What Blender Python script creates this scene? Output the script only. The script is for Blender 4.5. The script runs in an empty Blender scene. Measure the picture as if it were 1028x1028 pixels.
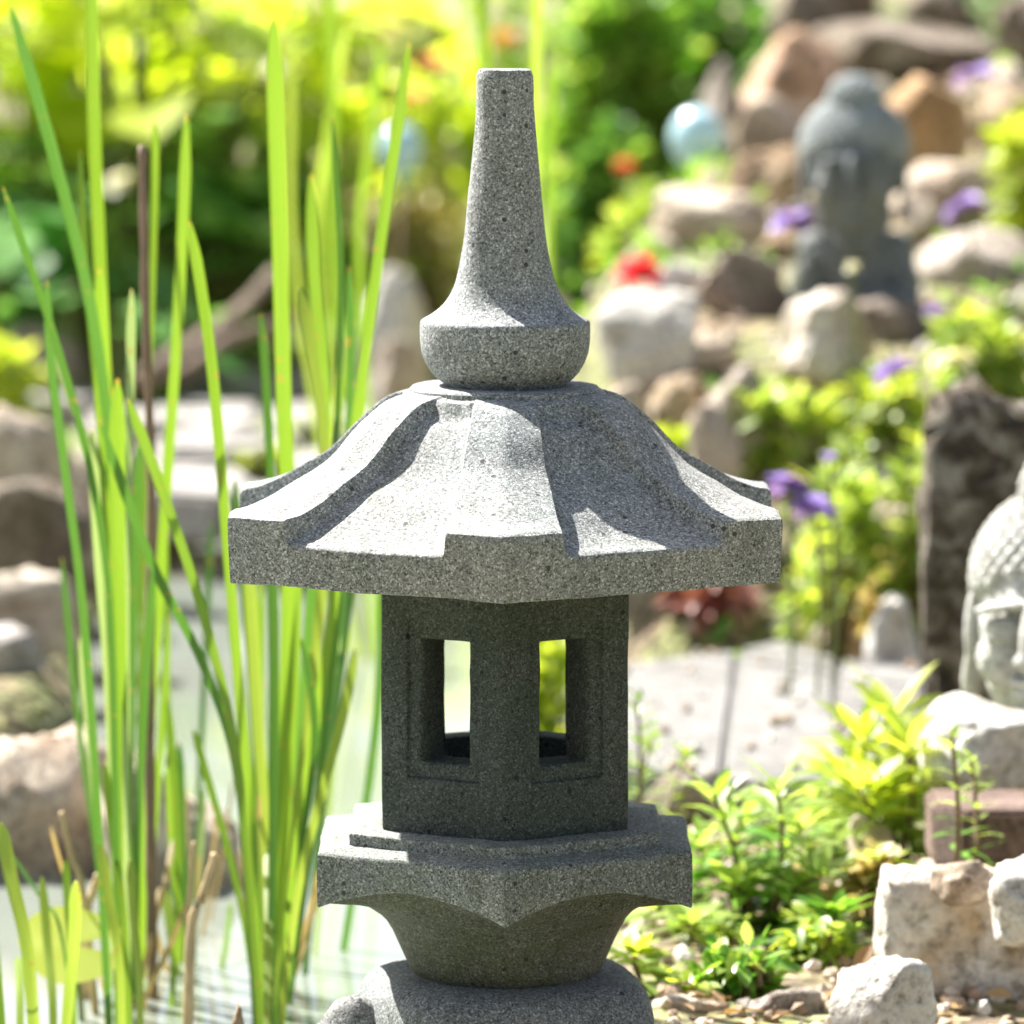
import bpy, bmesh, math, random
from mathutils import Vector, Matrix, noise, Euler
random.seed(7)
S = bpy.context.scene
COL = S.collection
R = math.radians
# ------------------------------------------------------------------ camera geometry
F = 5500.0; SC = 0.00055; D0 = F * SC
PITCH = math.atan(624 / F); H = 0.665
CX = 7 * SC
CAM = Vector((CX, -D0, H))
def at(px, py, d):                       # photo point -> world point at horizontal distance d from the camera
    x = (px - 514) / F; y = -(py - 514) / F
    v = Vector((x, math.cos(PITCH) + y * math.sin(PITCH), -math.sin(PITCH) + y * math.cos(PITCH)))
    return CAM + v * (d / v.y)
def gp(px, py, z=0.0):                   # photo point -> world point on the level z
    a = at(px, py, 1.0) - CAM
    return CAM + a * ((z - H) / a.z)
def ppm(d): return F / d
# ------------------------------------------------------------------ object helpers
def link(name, me, parent=None, mats=()):
    o = bpy.data.objects.new(name, me); COL.objects.link(o)
    if parent: o.parent = parent
    for m in mats: me.materials.append(m)
    return o
def obj(name, bm, mat, parent=None, smooth=True):
    me = bpy.data.meshes.new(name)
    bmesh.ops.recalc_face_normals(bm, faces=bm.faces) if len(bm.faces) < 60000 else None
    bm.to_mesh(me); bm.free()
    if smooth: me.shade_smooth()
    mats = mat if isinstance(mat, (list, tuple)) else [mat]
    return link(name, me, parent, mats)
def tag(o, label, cat, group=None, kind=None):
    o['label'] = label; o['category'] = cat
    if group: o['group'] = group
    if kind: o['kind'] = kind
    return o
def thing(name, label, cat, loc=(0, 0, 0), group=None):
    o = bpy.data.objects.new(name, None); COL.objects.link(o); o.location = loc; o.empty_display_size = .05
    return tag(o, label, cat, group)
def pobj(name, bm, mat, root, smooth=True):       # part built in world space under an empty
    o = obj(name, bm, mat, root, smooth)
    o.matrix_parent_inverse = Matrix.Translation(-Vector(root.location))
    return o
def weighted(o, ang=35):
    o.data.shade_smooth()
    o.data.set_sharp_from_angle(angle=R(ang))
# ------------------------------------------------------------------ materials
def newmat(name):
    m = bpy.data.materials.new(name); m.use_nodes = True
    nt = m.node_tree; b = nt.nodes['Principled BSDF']
    return m, nt, b
def N(nt, t, **k):
    n = nt.nodes.new(t)
    for a, v in k.items():
        if a in n.inputs: n.inputs[a].default_value = v
        else: setattr(n, a, v)
    return n
def ramp(nt, fac, stops, interp='LINEAR'):
    r = nt.nodes.new('ShaderNodeValToRGB'); r.color_ramp.interpolation = interp
    e = r.color_ramp.elements
    while len(e) < len(stops): e.new(0.5)
    for i, (p, c) in enumerate(stops):
        e[i].position = p; e[i].color = (*c, 1)
    nt.links.new(fac, r.inputs[0]); return r
def mix(nt, fac, a, b, mode='MIX'):
    m = nt.nodes.new('ShaderNodeMix'); m.data_type = 'RGBA'; m.blend_type = mode
    for s, v in ((0, fac), (6, a), (7, b)):
        if hasattr(v, 'links') or hasattr(v, 'is_linked'): nt.links.new(v, m.inputs[s])
        elif isinstance(v, (int, float)): m.inputs[s].default_value = v
        else: m.inputs[s].default_value = (*v, 1)
    return m.outputs[2]
def granite(name, base, stain=0.0, staincol=(.05, .07, .035), rough=.82):
    m, nt, b = newmat(name)
    tc = N(nt, 'ShaderNodeTexCoord'); C = tc.outputs['Object']
    def k(c, f): return tuple(x * f for x in c)
    v = N(nt, 'ShaderNodeTexVoronoi', Scale=960.0); nt.links.new(C, v.inputs['Vector'])
    sep = N(nt, 'ShaderNodeSeparateColor'); nt.links.new(v.outputs['Color'], sep.inputs[0])
    r = ramp(nt, sep.outputs[0], [(0, k(base, .36)), (.12, k(base, .55)), (.24, k(base, .88)), (.8, k(base, 1.08)), (.87, k(base, 1.55)), (1, k(base, 1.9))])
    v2 = N(nt, 'ShaderNodeTexVoronoi', Scale=1700.0); nt.links.new(C, v2.inputs['Vector'])
    s2 = N(nt, 'ShaderNodeSeparateColor'); nt.links.new(v2.outputs['Color'], s2.inputs[0])
    r2 = ramp(nt, s2.outputs[1], [(0, (.45,) * 3), (.3, (.8,) * 3), (.7, (1.05,) * 3), (1, (1.5,) * 3)])
    c = mix(nt, 1.0, r.outputs[0], r2.outputs[0], 'MULTIPLY')
    n = N(nt, 'ShaderNodeTexNoise', Scale=11.0, Detail=6.0, Roughness=.65); nt.links.new(C, n.inputs['Vector'])
    big = ramp(nt, n.outputs[0], [(.3, (.78, .8, .78)), (.7, (1.15, 1.13, 1.12))])
    c = mix(nt, 1.0, c, big.outputs[0], 'MULTIPLY')
    # a few pits
    v3 = N(nt, 'ShaderNodeTexVoronoi', Scale=170.0); nt.links.new(C, v3.inputs['Vector'])
    s3 = N(nt, 'ShaderNodeSeparateColor'); nt.links.new(v3.outputs['Color'], s3.inputs[0])
    sel = N(nt, 'ShaderNodeMath', operation='GREATER_THAN'); nt.links.new(s3.outputs[0], sel.inputs[0]); sel.inputs[1].default_value = .92
    dd = N(nt, 'ShaderNodeMath', operation='LESS_THAN'); nt.links.new(v3.outputs['Distance'], dd.inputs[0]); dd.inputs[1].default_value = .24
    pit = N(nt, 'ShaderNodeMath', operation='MULTIPLY'); nt.links.new(sel.outputs[0], pit.inputs[0]); nt.links.new(dd.outputs[0], pit.inputs[1])
    c = mix(nt, pit.outputs[0], c, k(base, .22))
    # streaks that run down the stone, and cool or warm clouding
    mp = N(nt, 'ShaderNodeMapping'); mp.inputs['Scale'].default_value = (1, 1, .16); nt.links.new(C, mp.inputs[0])
    ns = N(nt, 'ShaderNodeTexNoise', Scale=60.0, Detail=5.0, Roughness=.6); nt.links.new(mp.outputs[0], ns.inputs['Vector'])
    st = ramp(nt, ns.outputs[0], [(.32, (.72, .74, .7)), (.5, (1, 1, 1)), (.72, (1.1, 1.08, 1.06))])
    c = mix(nt, .75, c, mix(nt, 1.0, c, st.outputs[0], 'MULTIPLY'))
    nh = N(nt, 'ShaderNodeTexNoise', Scale=7.0, Detail=3.0); nt.links.new(C, nh.inputs['Vector'])
    th = ramp(nt, nh.outputs[0], [(.35, (.92, .99, 1.04)), (.65, (1.0, 1.0, 1.0))])
    c = mix(nt, 1.0, c, th.outputs[0], 'MULTIPLY')
    if stain:
        n2 = N(nt, 'ShaderNodeTexNoise', Scale=22.0, Detail=9.0, Roughness=.75); nt.links.new(C, n2.inputs['Vector'])
        f = ramp(nt, n2.outputs[0], [(.38, (0, 0, 0)), (.62, (stain,) * 3)])
        c = mix(nt, f.outputs[0], c, mix(nt, .5, staincol, mix(nt, 1.0, c, (.35, .5, .3), 'MULTIPLY')))
    nt.links.new(c, b.inputs['Base Color'])
    b.inputs['Roughness'].default_value = rough; b.inputs['Specular IOR Level'].default_value = .3
    bu = N(nt, 'ShaderNodeBump', Strength=.45, Distance=.0006)
    n3 = N(nt, 'ShaderNodeTexNoise', Scale=900.0, Detail=3.0); nt.links.new(C, n3.inputs['Vector'])
    sm = N(nt, 'ShaderNodeMath', operation='SUBTRACT'); nt.links.new(n3.outputs[0], sm.inputs[0]); nt.links.new(pit.outputs[0], sm.inputs[1])
    nt.links.new(sm.outputs[0], bu.inputs['Height']); nt.links.new(bu.outputs[0], b.inputs['Normal'])
    return m
def rockmat(name, c1, c2, c3, scale=14.0, rough=.8, moss=0.0):
    m, nt, b = newmat(name)
    tc = N(nt, 'ShaderNodeTexCoord'); oi = N(nt, 'ShaderNodeObjectInfo')
    add = N(nt, 'ShaderNodeVectorMath', operation='ADD'); nt.links.new(tc.outputs['Object'], add.inputs[0])
    sc = N(nt, 'ShaderNodeVectorMath', operation='SCALE'); nt.links.new(oi.outputs['Location'], sc.inputs[0]); sc.inputs['Scale'].default_value = 7.3
    nt.links.new(sc.outputs[0], add.inputs[1]); C = add.outputs[0]
    n = N(nt, 'ShaderNodeTexNoise', Scale=scale, Detail=8.0, Roughness=.62, Distortion=.6); nt.links.new(C, n.inputs['Vector'])
    r = ramp(nt, n.outputs[0], [(.3, c3), (.45, c1), (.6, c2), (.75, tuple(min(.85, x * 1.25) for x in c2))])
    n2 = N(nt, 'ShaderNodeTexNoise', Scale=scale * 9, Detail=5.0, Roughness=.7); nt.links.new(C, n2.inputs['Vector'])
    r2 = ramp(nt, n2.outputs[0], [(.34, (.42, .4, .38)), (.5, (.95,) * 3), (.75, (1.25,) * 3)])
    c = mix(nt, 1.0, r.outputs[0], r2.outputs[0], 'MULTIPLY')
    if moss:
        n4 = N(nt, 'ShaderNodeTexNoise', Scale=scale * 1.7, Detail=7.0, Roughness=.7); nt.links.new(C, n4.inputs['Vector'])
        f = ramp(nt, n4.outputs[0], [(.5, (0, 0, 0)), (.62, (moss,) * 3)])
        c = mix(nt, f.outputs[0], c, (.09, .085, .025))
    nt.links.new(c, b.inputs['Base Color']); b.inputs['Roughness'].default_value = rough
    bu = N(nt, 'ShaderNodeBump', Strength=.9, Distance=.009)
    nt.links.new(n2.outputs[0], bu.inputs['Height']); nt.links.new(bu.outputs[0], b.inputs['Normal'])
    return m
def leafmat(name, c1, c2, trans=.45, rough=.35, tip=None, spec=.5):
    m, nt, b = newmat(name)
    g = N(nt, 'ShaderNodeNewGeometry')
    r = ramp(nt, g.outputs['Random Per Island'], [(0, c1), (1, c2)])
    c = r.outputs[0]
    if tip is not None:
        uv = N(nt, 'ShaderNodeUVMap'); sp = N(nt, 'ShaderNodeSeparateXYZ'); nt.links.new(uv.outputs[0], sp.inputs[0])
        # long veins along the blade
        mp = N(nt, 'ShaderNodeMapping'); mp.inputs['Scale'].default_value = (22, 1.4, 1); nt.links.new(uv.outputs[0], mp.inputs[0])
        n = N(nt, 'ShaderNodeTexNoise', Scale=1.6, Detail=4.0); nt.links.new(mp.outputs[0], n.inputs['Vector'])
        vr = ramp(nt, n.outputs[0], [(.35, (.55, .66, .45)), (.65, (1.28, 1.18, 1.5))])
        c = mix(nt, 1.0, c, vr.outputs[0], 'MULTIPLY')
        sn = N(nt, 'ShaderNodeTexNoise', Scale=150.0, Detail=3.0); tcs = N(nt, 'ShaderNodeTexCoord'); nt.links.new(tcs.outputs['Object'], sn.inputs['Vector'])
        sr = ramp(nt, sn.outputs[0], [(.66, (0, 0, 0)), (.72, (.8, .8, .8))]); c = mix(nt, sr.outputs[0], c, (.30, .2, .06))
        base = ramp(nt, sp.outputs[1], [(0, (.0,) * 3), (.975, (.0,) * 3), (.999, (.7,.7,.7))])
        c = mix(nt, base.outputs[0], c, tip)
    nt.links.new(c, b.inputs['Base Color']); b.inputs['Roughness'].default_value = rough
    b.inputs['Specular IOR Level'].default_value = spec
    t = N(nt, 'ShaderNodeBsdfTranslucent'); nt.links.new(mix(nt, 1.0, c, (1.35, 1.25, .7), 'MULTIPLY'), t.inputs[0])
    ms = N(nt, 'ShaderNodeMixShader'); ms.inputs[0].default_value = trans
    nt.links.new(b.outputs[0], ms.inputs[1]); nt.links.new(t.outputs[0], ms.inputs[2])
    nt.links.new(ms.outputs[0], nt.nodes['Material Output'].inputs[0])
    return m
def plain(name, c, rough=.6, **k):
    m, nt, b = newmat(name); b.inputs['Base Color'].default_value = (*c, 1); b.inputs['Roughness'].default_value = rough
    tc = N(nt, 'ShaderNodeTexCoord'); n = N(nt, 'ShaderNodeTexNoise', Scale=60.0, Detail=5.0); nt.links.new(tc.outputs['Object'], n.inputs['Vector'])
    r = ramp(nt, n.outputs[0], [(.3, (.75,) * 3), (.7, (1.2,) * 3)])
    nt.links.new(mix(nt, 1.0, c, r.outputs[0], 'MULTIPLY'), b.inputs['Base Color'])
    for a, v in k.items(): b.inputs[a].default_value = v
    return m

M = {}
M['gr_finial'] = granite('granite_finial', (.27, .28, .285))
M['gr_roof'] = granite('granite_roof', (.30, .30, .30), stain=.15, staincol=(.10, .12, .07))
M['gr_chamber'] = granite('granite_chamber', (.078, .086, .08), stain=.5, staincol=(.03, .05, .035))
M['gr_platform'] = granite('granite_platform', (.25, .25, .24), stain=.4, staincol=(.08, .09, .03))
M['gr_base'] = granite('granite_base', (.22, .22, .22), stain=.2)
M['pale'] = rockmat('pale_stone', (.54, .43, .33), (.70, .61, .50), (.24, .16, .10))
M['white'] = rockmat('white_stone', (.72, .69, .64), (.80, .78, .74), (.55, .48, .38))
M['tan'] = rockmat('tan_stone', (.42, .28, .16), (.60, .46, .31), (.20, .12, .06), moss=.4)
M['ochre'] = rockmat('ochre_stone', (.52, .31, .14), (.62, .42, .24), (.30, .18, .09))
M['orange'] = rockmat('orange_stone', (.55, .33, .20), (.68, .52, .42), (.32, .2, .13))
M['brown'] = rockmat('brown_stone', (.20, .15, .11), (.40, .33, .27), (.08, .06, .045), moss=.5)
M['grey'] = rockmat('grey_stone', (.36, .30, .25), (.54, .47, .41), (.13, .10, .08))
M['lichen'] = rockmat('lichen_stone', (.11, .075, .05), (.48, .43, .36), (.015, .012, .01), scale=46, moss=.6)
M['slab'] = rockmat('slab_stone', (.20, .195, .19), (.235, .23, .225), (.16, .155, .15), scale=9)
M['brick'] = rockmat('red_paver', (.24, .155, .125), (.36, .26, .22), (.15, .095, .075), scale=30)
M['quartz'] = rockmat('quartz_stone', (.56, .42, .27), (.78, .73, .66), (.38, .23, .11), scale=11, moss=.35)
M['flat'] = rockmat('flat_stone', (.44, .41, .39), (.60, .57, .55), (.22, .2, .18), scale=10)
M['wood'] = rockmat('driftwood', (.20, .14, .10), (.36, .27, .2), (.1, .07, .05), scale=30)
M['reed_bright'] = leafmat('reed_bright', (.13, .26, .025), (.25, .38, .05), .5, .33, tip=(.5, .27, .08))
M['reed_mid'] = leafmat('reed_mid', (.06, .17, .03), (.12, .26, .05), .45, .3, tip=(.5, .3, .1))
M['reed_pale'] = leafmat('reed_pale', (.26, .38, .17), (.38, .5, .25), .35, .3, tip=(.6, .5, .3))
M['reed_yellow'] = leafmat('reed_yellow', (.22, .33, .05), (.34, .44, .1), .55, .35, tip=(.6, .6, .2))
M['reed_dead'] = leafmat('reed_dead', (.34, .25, .12), (.5, .4, .22), .3, .5, tip=(.3, .2, .1))
M['dry'] = plain('dry_reed', (.24, .155, .115), .7)
M['straw'] = plain('straw', (.5, .37, .2), .7)
M['lf_yellow'] = leafmat('leaf_yellow', (.28, .40, .03), (.46, .54, .09), .62, .4)
M['lf_glow'] = leafmat('leaf_golden', (.36, .52, .02), (.62, .72, .08), .66, .4)
M['lf_lime'] = leafmat('leaf_lime', (.20, .33, .05), (.40, .52, .16), .58, .38)
M['lf_low'] = leafmat('leaf_low', (.10, .22, .02), (.30, .42, .06), .4, .33)
M['lf_green'] = leafmat('leaf_green', (.08, .24, .03), (.26, .46, .07), .45, .33)
M['lf_dark'] = leafmat('leaf_dark', (.05, .15, .03), (.15, .32, .07), .4, .3)
M['lf_hosta'] = leafmat('leaf_hosta', (.07, .23, .05), (.2, .42, .12), .45, .32)
M['lf_red'] = leafmat('leaf_red', (.22, .05, .05), (.42, .2, .17), .3, .4)
M['lf_straw'] = leafmat('leaf_straw', (.5, .42, .2), (.7, .62, .4), .4, .5)
M['purple'] = leafmat('petal_purple', (.2, .12, .5), (.38, .27, .72), .35, .5)
M['redp'] = leafmat('petal_red', (.6, .03, .06), (.75, .06, .1), .3, .5)
M['orangep'] = leafmat('petal_orange', (.75, .14, .03), (.85, .3, .12), .35, .5)
M['pinkp'] = leafmat('petal_pink', (.8, .25, .18), (.85, .4, .3), .35, .5)
M['whitep'] = leafmat('petal_white', (.78, .78, .66), (.82, .82, .74), .3, .5)
M['stem'] = plain('plant_stem', (.16, .2, .06), .6)
M['twig'] = plain('brown_twig', (.15, .09, .05), .7)
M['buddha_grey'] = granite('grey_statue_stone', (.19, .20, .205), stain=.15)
M['buddha_hair'] = granite('sunlit_grey_statue_stone', (.36, .375, .38), stain=.1)  # hair coloured paler than the face, sunlight on the head painted in
M['buddha_white'] = rockmat('white_statue_stone', (.76, .76, .72), (.83, .83, .80), (.50, .50, .42), scale=26)
M['blue_glass'] = plain('blue_glazed_ceramic', (.42, .66, .76), .12, **{'Coat Weight': .6})

# ------------------------------------------------------------------ lantern
def zl(lev):                                    # photo row on the lantern axis -> height
    return at(507, lev, D0).z
lantern = thing('stone_lantern', 'grey speckled granite garden lantern with hexagonal hipped roof and tapering spire', 'stone lantern', (0, 0, 0))
def lathe(prof, n=96, cap=True):
    bm = bmesh.new(); rings = []
    for r, z in prof:
        rings.append([bm.verts.new((r * math.cos(2 * math.pi * i / n), r * math.sin(2 * math.pi * i / n), z)) for i in range(n)])
    for a, b in zip(rings, rings[1:]):
        for i in range(n):
            bm.faces.new((a[i], a[(i + 1) % n], b[(i + 1) % n], b[i]))
    if cap:
        bm.faces.new(rings[0]); bm.faces.new(rings[-1][::-1])
    return bm
def smoothpts(pts, k=6):
    out = []
    P = [Vector(p) for p in pts]
    for i in range(len(P) - 1):
        p0 = P[max(i - 1, 0)]; p1 = P[i]; p2 = P[i + 1]; p3 = P[min(i + 2, len(P) - 1)]
        for j in range(k):
            t = j / k
            out.append(.5 * ((2 * p1) + (p2 - p0) * t + (2 * p0 - 5 * p1 + 4 * p2 - p3) * t * t + (3 * p1 - p0 - 3 * p2 + p3) * t ** 3))
    out.append(P[-1]); return out
def wob(o_bm, amp, sc=30, seed=0):              # hand-cut unevenness
    for v in o_bm.verts:
        n = noise.noise_vector(v.co * sc + Vector((seed, seed * 2, 0))) + .5 * noise.noise_vector(v.co * sc * 3.1)
        v.co += n * amp
# finial
pr = smoothpts([(28.2, 76, 0), (29.6, 116, 0), (33.3, 161, 0), (37.6, 205, 0), (42.3, 245, 0), (48.5, 277, 0), (55, 294, 0), (63, 306, 0), (73, 314.5, 0), (83.2, 320.5, 0)], 6)
prof = [(0.5, 69.5), (24.6, 69.5), (26.2, 70.3), (26.8, 72)] + [(p[0], p[1]) for p in pr] + [(84.7, 321.8), (85.5, 324), (85.7, 330), (85.5, 342), (84, 354), (80.3, 364), (75, 373), (68, 380.5), (62, 384), (58, 389)]
bm = lathe([(r * SC, zl(y)) for r, y in prof], 128); wob(bm, .0005, 35)
fin = obj('finial', bm, M['gr_finial'], lantern); weighted(fin, 32)
# cap plate
bm = lathe([(r * SC, zl(y)) for r, y in [(1, 386.5), (88, 386.5), (93, 387.5), (95.5, 390), (96, 402)]], 96); wob(bm, .0006, 25)
weighted(obj('cap_plate', bm, M['gr_roof'], lantern), 40)
# roof
def interp(tab, x):
    if x <= tab[0][0]: return tab[0][1]
    for (a, va), (b, vb) in zip(tab, tab[1:]):
        if x <= b:
            t = (x - a) / (b - a); return va + (vb - va) * t
    return tab[-1][1]
rt = smoothpts([(60, 391, 0), (98, 392, 0), (112, 394.5, 0), (124, 398, 0), (136, 404, 0), (163, 425, 0), (197, 456, 0), (250, 483, 0), (290, 496, 0), (318, 501, 0)], 5)
RT = [(p[0], p[1]) for p in rt]
def sst(a, b, x):
    t = max(0, min(1, (x - a) / (b - a))); return t * t * (3 - 2 * t)
def hexv(k): 
    a = R(-90 + 60 * k); return Vector((math.cos(a), math.sin(a)))
RB = 318.0
bm = bmesh.new()
rows = [50, 70, 90, 100, 105, 108, 111, 114, 117, 121, 126] + list(range(132, 308, 6)) + [309, 313, 316, 317.5]
cols_u = [-3.5, -2.2, -1.2, -.3, .7, 1.8, 3.2, 5.2, 8.5, 14]
grid = []
def roofcol(rho):
    hw = 30 + (rho - 110) * .135
    hw = max(hw, 14)
    sb = hw / .866                                       # along-side distance from the corner
    side = rho
    out = []
    nr = 6
    lim = side / 2
    us = []
    for j in range(nr): us.append((sb - 3.5) * j / nr)
    for u in cols_u: us.append(sb + u)
    rem = lim - (sb + 14)
    for j in range(1, 6): us.append(sb + 14 + rem * j / 5)
    us = [min(u, lim * (.9 + .1 * i / len(us))) if u > lim * .9 else u for i, u in enumerate(us)]
    us[-1] = lim
    return us, sb
for ri, rho in enumerate(rows):
    us, sb = roofcol(rho); ring = []
    for k in range(6):
        A = hexv(k) * rho; B = hexv(k + 1) * rho
        full = [(u, u) for u in us] + [(side_u, rho - side_u) for side_u in []]
        seq = [(u, u) for u in us] + [(rho - u, u) for u in us[-2:0:-1]]
        for s, u in seq:
            p = A.lerp(B, s / rho)
            r = p.length
            Sx = (.9 * sst(-1.8, 2.2, u - sb) + .1 * sst(1, 15, u - sb)) if rho > 40 else 0
            Sr = sst(104, 112, r) 
            drop = ((9.5 + 13.5 * sst(222, 316, rho)) * Sx + 4 * Sx * math.exp(-((r - 114) / 7) ** 2)) * Sr
            mid = hexv(k) if s < rho / 2 else hexv(k + 1)
            axial = p.dot(mid)
            w = .48 + .52 * sst(230, 312, rho)
            q = axial * (1 - w) + rho * w if Sx < 1 else rho
            q = q * (1 - Sx) + rho * Sx
            base = interp(RT, q)
            # rounded outer lip
            lip = 1.6 * sst(313, 317.5, rho)
            lev = base + drop + lip
            ring.append((p, lev))
    grid.append(ring)
vr = []
for ring in grid:
    vr.append([bm.verts.new((p.x * SC, p.y * SC, zl(l))) for p, l in ring])
# fascia
last = grid[-1]
sc_ = 318.0 / 317.5
for f_, sc2 in ((.04, 1.0015), (.1, 1.002), (.35, .9985), (.7, .9945), (.93, .991), (.985, .989), (1.0, .983)):
    vr.append([bm.verts.new((p.x * SC * sc2 * sc_, p.y * SC * sc2 * sc_, zl(l + (566 - l) * f_))) for p, l in last])
n = len(vr[0])
for a, b in zip(vr, vr[1:]):
    for i in range(n): bm.faces.new((a[i], a[(i + 1) % n], b[(i + 1) % n], b[i]))
bm.faces.new(vr[0]);
# underside rises a little towards the chamber
und = [bm.verts.new((v.co.x * .5, v.co.y * .5, zl(557))) for v in vr[-1]]
for i in range(n): bm.faces.new((vr[-1][i], vr[-1][(i + 1) % n], und[(i + 1) % n], und[i]))
bm.faces.new(und[::-1])
for v in bm.verts: v.co.x *= .988; v.co.y *= .992
wob(bm, .0009, 22, 3)
roof = obj('roof', bm, M['gr_roof'], lantern); weighted(roof, 38)
# chamber
bm = bmesh.new()
Z = zl
TOP, BOT = 553, 822
RO, TH = 142.6, 47.0
ap = RO * .866
def facepts(k, u, lev, w):                       # k side, u along, lev row, w inward depth
    A = hexv(k); B = hexv(k + 1)
    nrm = ((A + B) / 2).normalized(); tan = (B - A).normalized()
    p = nrm * (ap - w) + tan * u
    return Vector((p.x * SC, p.y * SC, Z(lev)))
def ringquad(o, i):                              # o,i: lists of 4 points
    for a in range(4):
        b = (a + 1) % 4
        vs = [bm.verts.new(x) for x in (o[a], o[b], i[b], i[a])]
        bm.faces.new(vs)
def rect(k, hu, t, b, w): return [facepts(k, -hu, t, w), facepts(k, hu, t, w), facepts(k, hu, b, w), facepts(k, -hu, b, w)]
def subgrid(quad_a, quad_b, n=5):
    pass
for k in range(6):
    ho = RO / 2; hi = (ap - TH) / .866 / 2
    r0 = rect(k, ho, TOP, BOT, 0); r1 = rect(k, 42, 611, 767, 0); r2 = rect(k, 41.5, 612, 766.3, 5)
    r3 = rect(k, 29.5, 625, 754, 4.6); r4 = rect(k, 28, 627.5, 751.5, 6.5); r5 = rect(k, 26.6, 629, 750, 8)
    r6 = rect(k, 26.2, 629.5, 749.5, TH); r7 = rect(k, hi, TOP, BOT - 6, TH)
    for a, b in ((r0, r1), (r1, r2), (r2, r3), (r3, r4), (r4, r5), (r5, r6), (r6, r7)): ringquad(a, b)
vs = [bm.verts.new((hexv(k).x * RO * SC, hexv(k).y * RO * SC, Z(BOT))) for k in range(6)]; bm.faces.new(vs)
hi = (ap - TH) / .866
vs = [bm.verts.new((hexv(k).x * (hi + 3) * SC, hexv(k).y * (hi + 3) * SC, Z(BOT - 14))) for k in range(6)]; bm.faces.new(vs)
bmesh.ops.remove_doubles(bm, verts=bm.verts, dist=.00005)
ed = [e for e in bm.edges if len(e.link_faces) == 2 and e.calc_face_angle(0) > R(20)]
bmesh.ops.bevel(bm, geom=ed, offset=.0011, segments=2, profile=.5, affect='EDGES', clamp_overlap=True)
for _ in range(3):
    lg = [e for e in bm.edges if e.calc_length() > .012]
    if not lg: break
    bmesh.ops.subdivide_edges(bm, edges=lg, cuts=1, use_grid_fill=True)
bmesh.ops.triangulate(bm, faces=bm.faces)
wob(bm, .0007, 40, 5)
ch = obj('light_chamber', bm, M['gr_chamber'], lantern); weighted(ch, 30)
# platform: step, hex slab with scalloped lower edge, round bowl foot
bm = bmesh.new()
def hexring(Rr, lev, nper=24, circ=0.0, levf=None):
    out = []
    for k in range(6):
        A = hexv(k) * Rr; B = hexv(k + 1) * Rr
        for j in range(nper):
            t = j / nper; p = A.lerp(B, t)
            if circ: 
                c = p.normalized() * circ[0]; p = p.lerp(c, circ[1])
            l = levf(t) if levf else lev
            out.append(bm.verts.new((p.x * SC, p.y * SC, Z(l))))
    return out
low = lambda t: 869 + 22.5 * abs(2 * t - 1) ** 1.9
rings = [hexring(40, 820.8), hexring(176, 820.8), hexring(179, 821.5), hexring(180, 823.5), hexring(180, 830.5), hexring(180.6, 832.2), hexring(183, 832.6), hexring(209, 836.2), hexring(213.5, 837.2), hexring(215.6, 839.4),
         hexring(216, 843), hexring(216, 0, levf=lambda t: 843 + (low(t) - 843) * .5), hexring(215.7, 0, levf=lambda t: low(t) - 1.5), hexring(214.5, 0, levf=lambda t: low(t) + .3)]
edge_rings = rings
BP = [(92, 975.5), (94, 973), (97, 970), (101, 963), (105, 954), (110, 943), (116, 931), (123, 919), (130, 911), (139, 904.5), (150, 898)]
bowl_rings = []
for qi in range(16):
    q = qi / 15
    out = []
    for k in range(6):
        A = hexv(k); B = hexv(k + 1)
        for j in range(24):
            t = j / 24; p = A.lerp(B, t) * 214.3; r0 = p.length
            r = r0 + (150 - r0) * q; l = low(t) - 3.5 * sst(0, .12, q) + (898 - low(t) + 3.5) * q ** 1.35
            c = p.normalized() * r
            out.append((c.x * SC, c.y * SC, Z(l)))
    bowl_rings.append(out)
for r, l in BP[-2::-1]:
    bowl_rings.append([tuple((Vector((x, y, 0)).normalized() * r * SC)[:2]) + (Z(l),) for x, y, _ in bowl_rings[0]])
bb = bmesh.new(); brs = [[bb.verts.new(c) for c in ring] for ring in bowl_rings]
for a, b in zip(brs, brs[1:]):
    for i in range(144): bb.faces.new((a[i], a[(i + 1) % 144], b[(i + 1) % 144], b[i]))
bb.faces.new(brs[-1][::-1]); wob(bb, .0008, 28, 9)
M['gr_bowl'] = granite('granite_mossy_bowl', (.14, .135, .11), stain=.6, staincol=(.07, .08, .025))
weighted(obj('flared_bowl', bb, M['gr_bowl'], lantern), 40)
n = len(rings[0])
for a, b in zip(rings, rings[1:]):
    for i in range(n): bm.faces.new((a[i], a[(i + 1) % n], b[(i + 1) % n], b[i]))
bm.faces.new(rings[0])
wob(bm, .0008, 28, 9)
weighted(obj('platform', bm, M['gr_platform'], lantern), 36)
# base stone
bm = bmesh.new()
rings = []
for r, l in [(5, 973.5), (60, 973.5), (100, 973.8), (118, 975.5), (130, 979), (139, 986), (145, 996), (148, 1010), (150, 1040), (155, 1090), (165, 1140)]:
    ring = []
    for i in range(120):
        a = 2 * math.pi * i / 120
        sq = 1 / (abs(math.cos(a - .25)) ** 5 + abs(math.sin(a - .25)) ** 5) ** .2     # a squarish plan
        k = 1 + (sq - 1) * .45 * min(1, r / 120)
        nn = 1 + .03 * noise.noise(Vector((math.cos(a) * 1.5, math.sin(a) * 1.5, l * .01)))
        ring.append(bm.verts.new((math.cos(a) * r * k * nn * SC, math.sin(a) * r * k * nn * SC, Z(l))))
    rings.append(ring)
for a, b in zip(rings, rings[1:]):
    for i in range(120): bm.faces.new((a[i], a[(i + 1) % 120], b[(i + 1) % 120], b[i]))
bm.faces.new(rings[0]); bm.faces.new(rings[-1][::-1])
wob(bm, .0013, 24, 11)
weighted(obj('base_stone', bm, M['gr_base'], lantern), 50)

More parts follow.
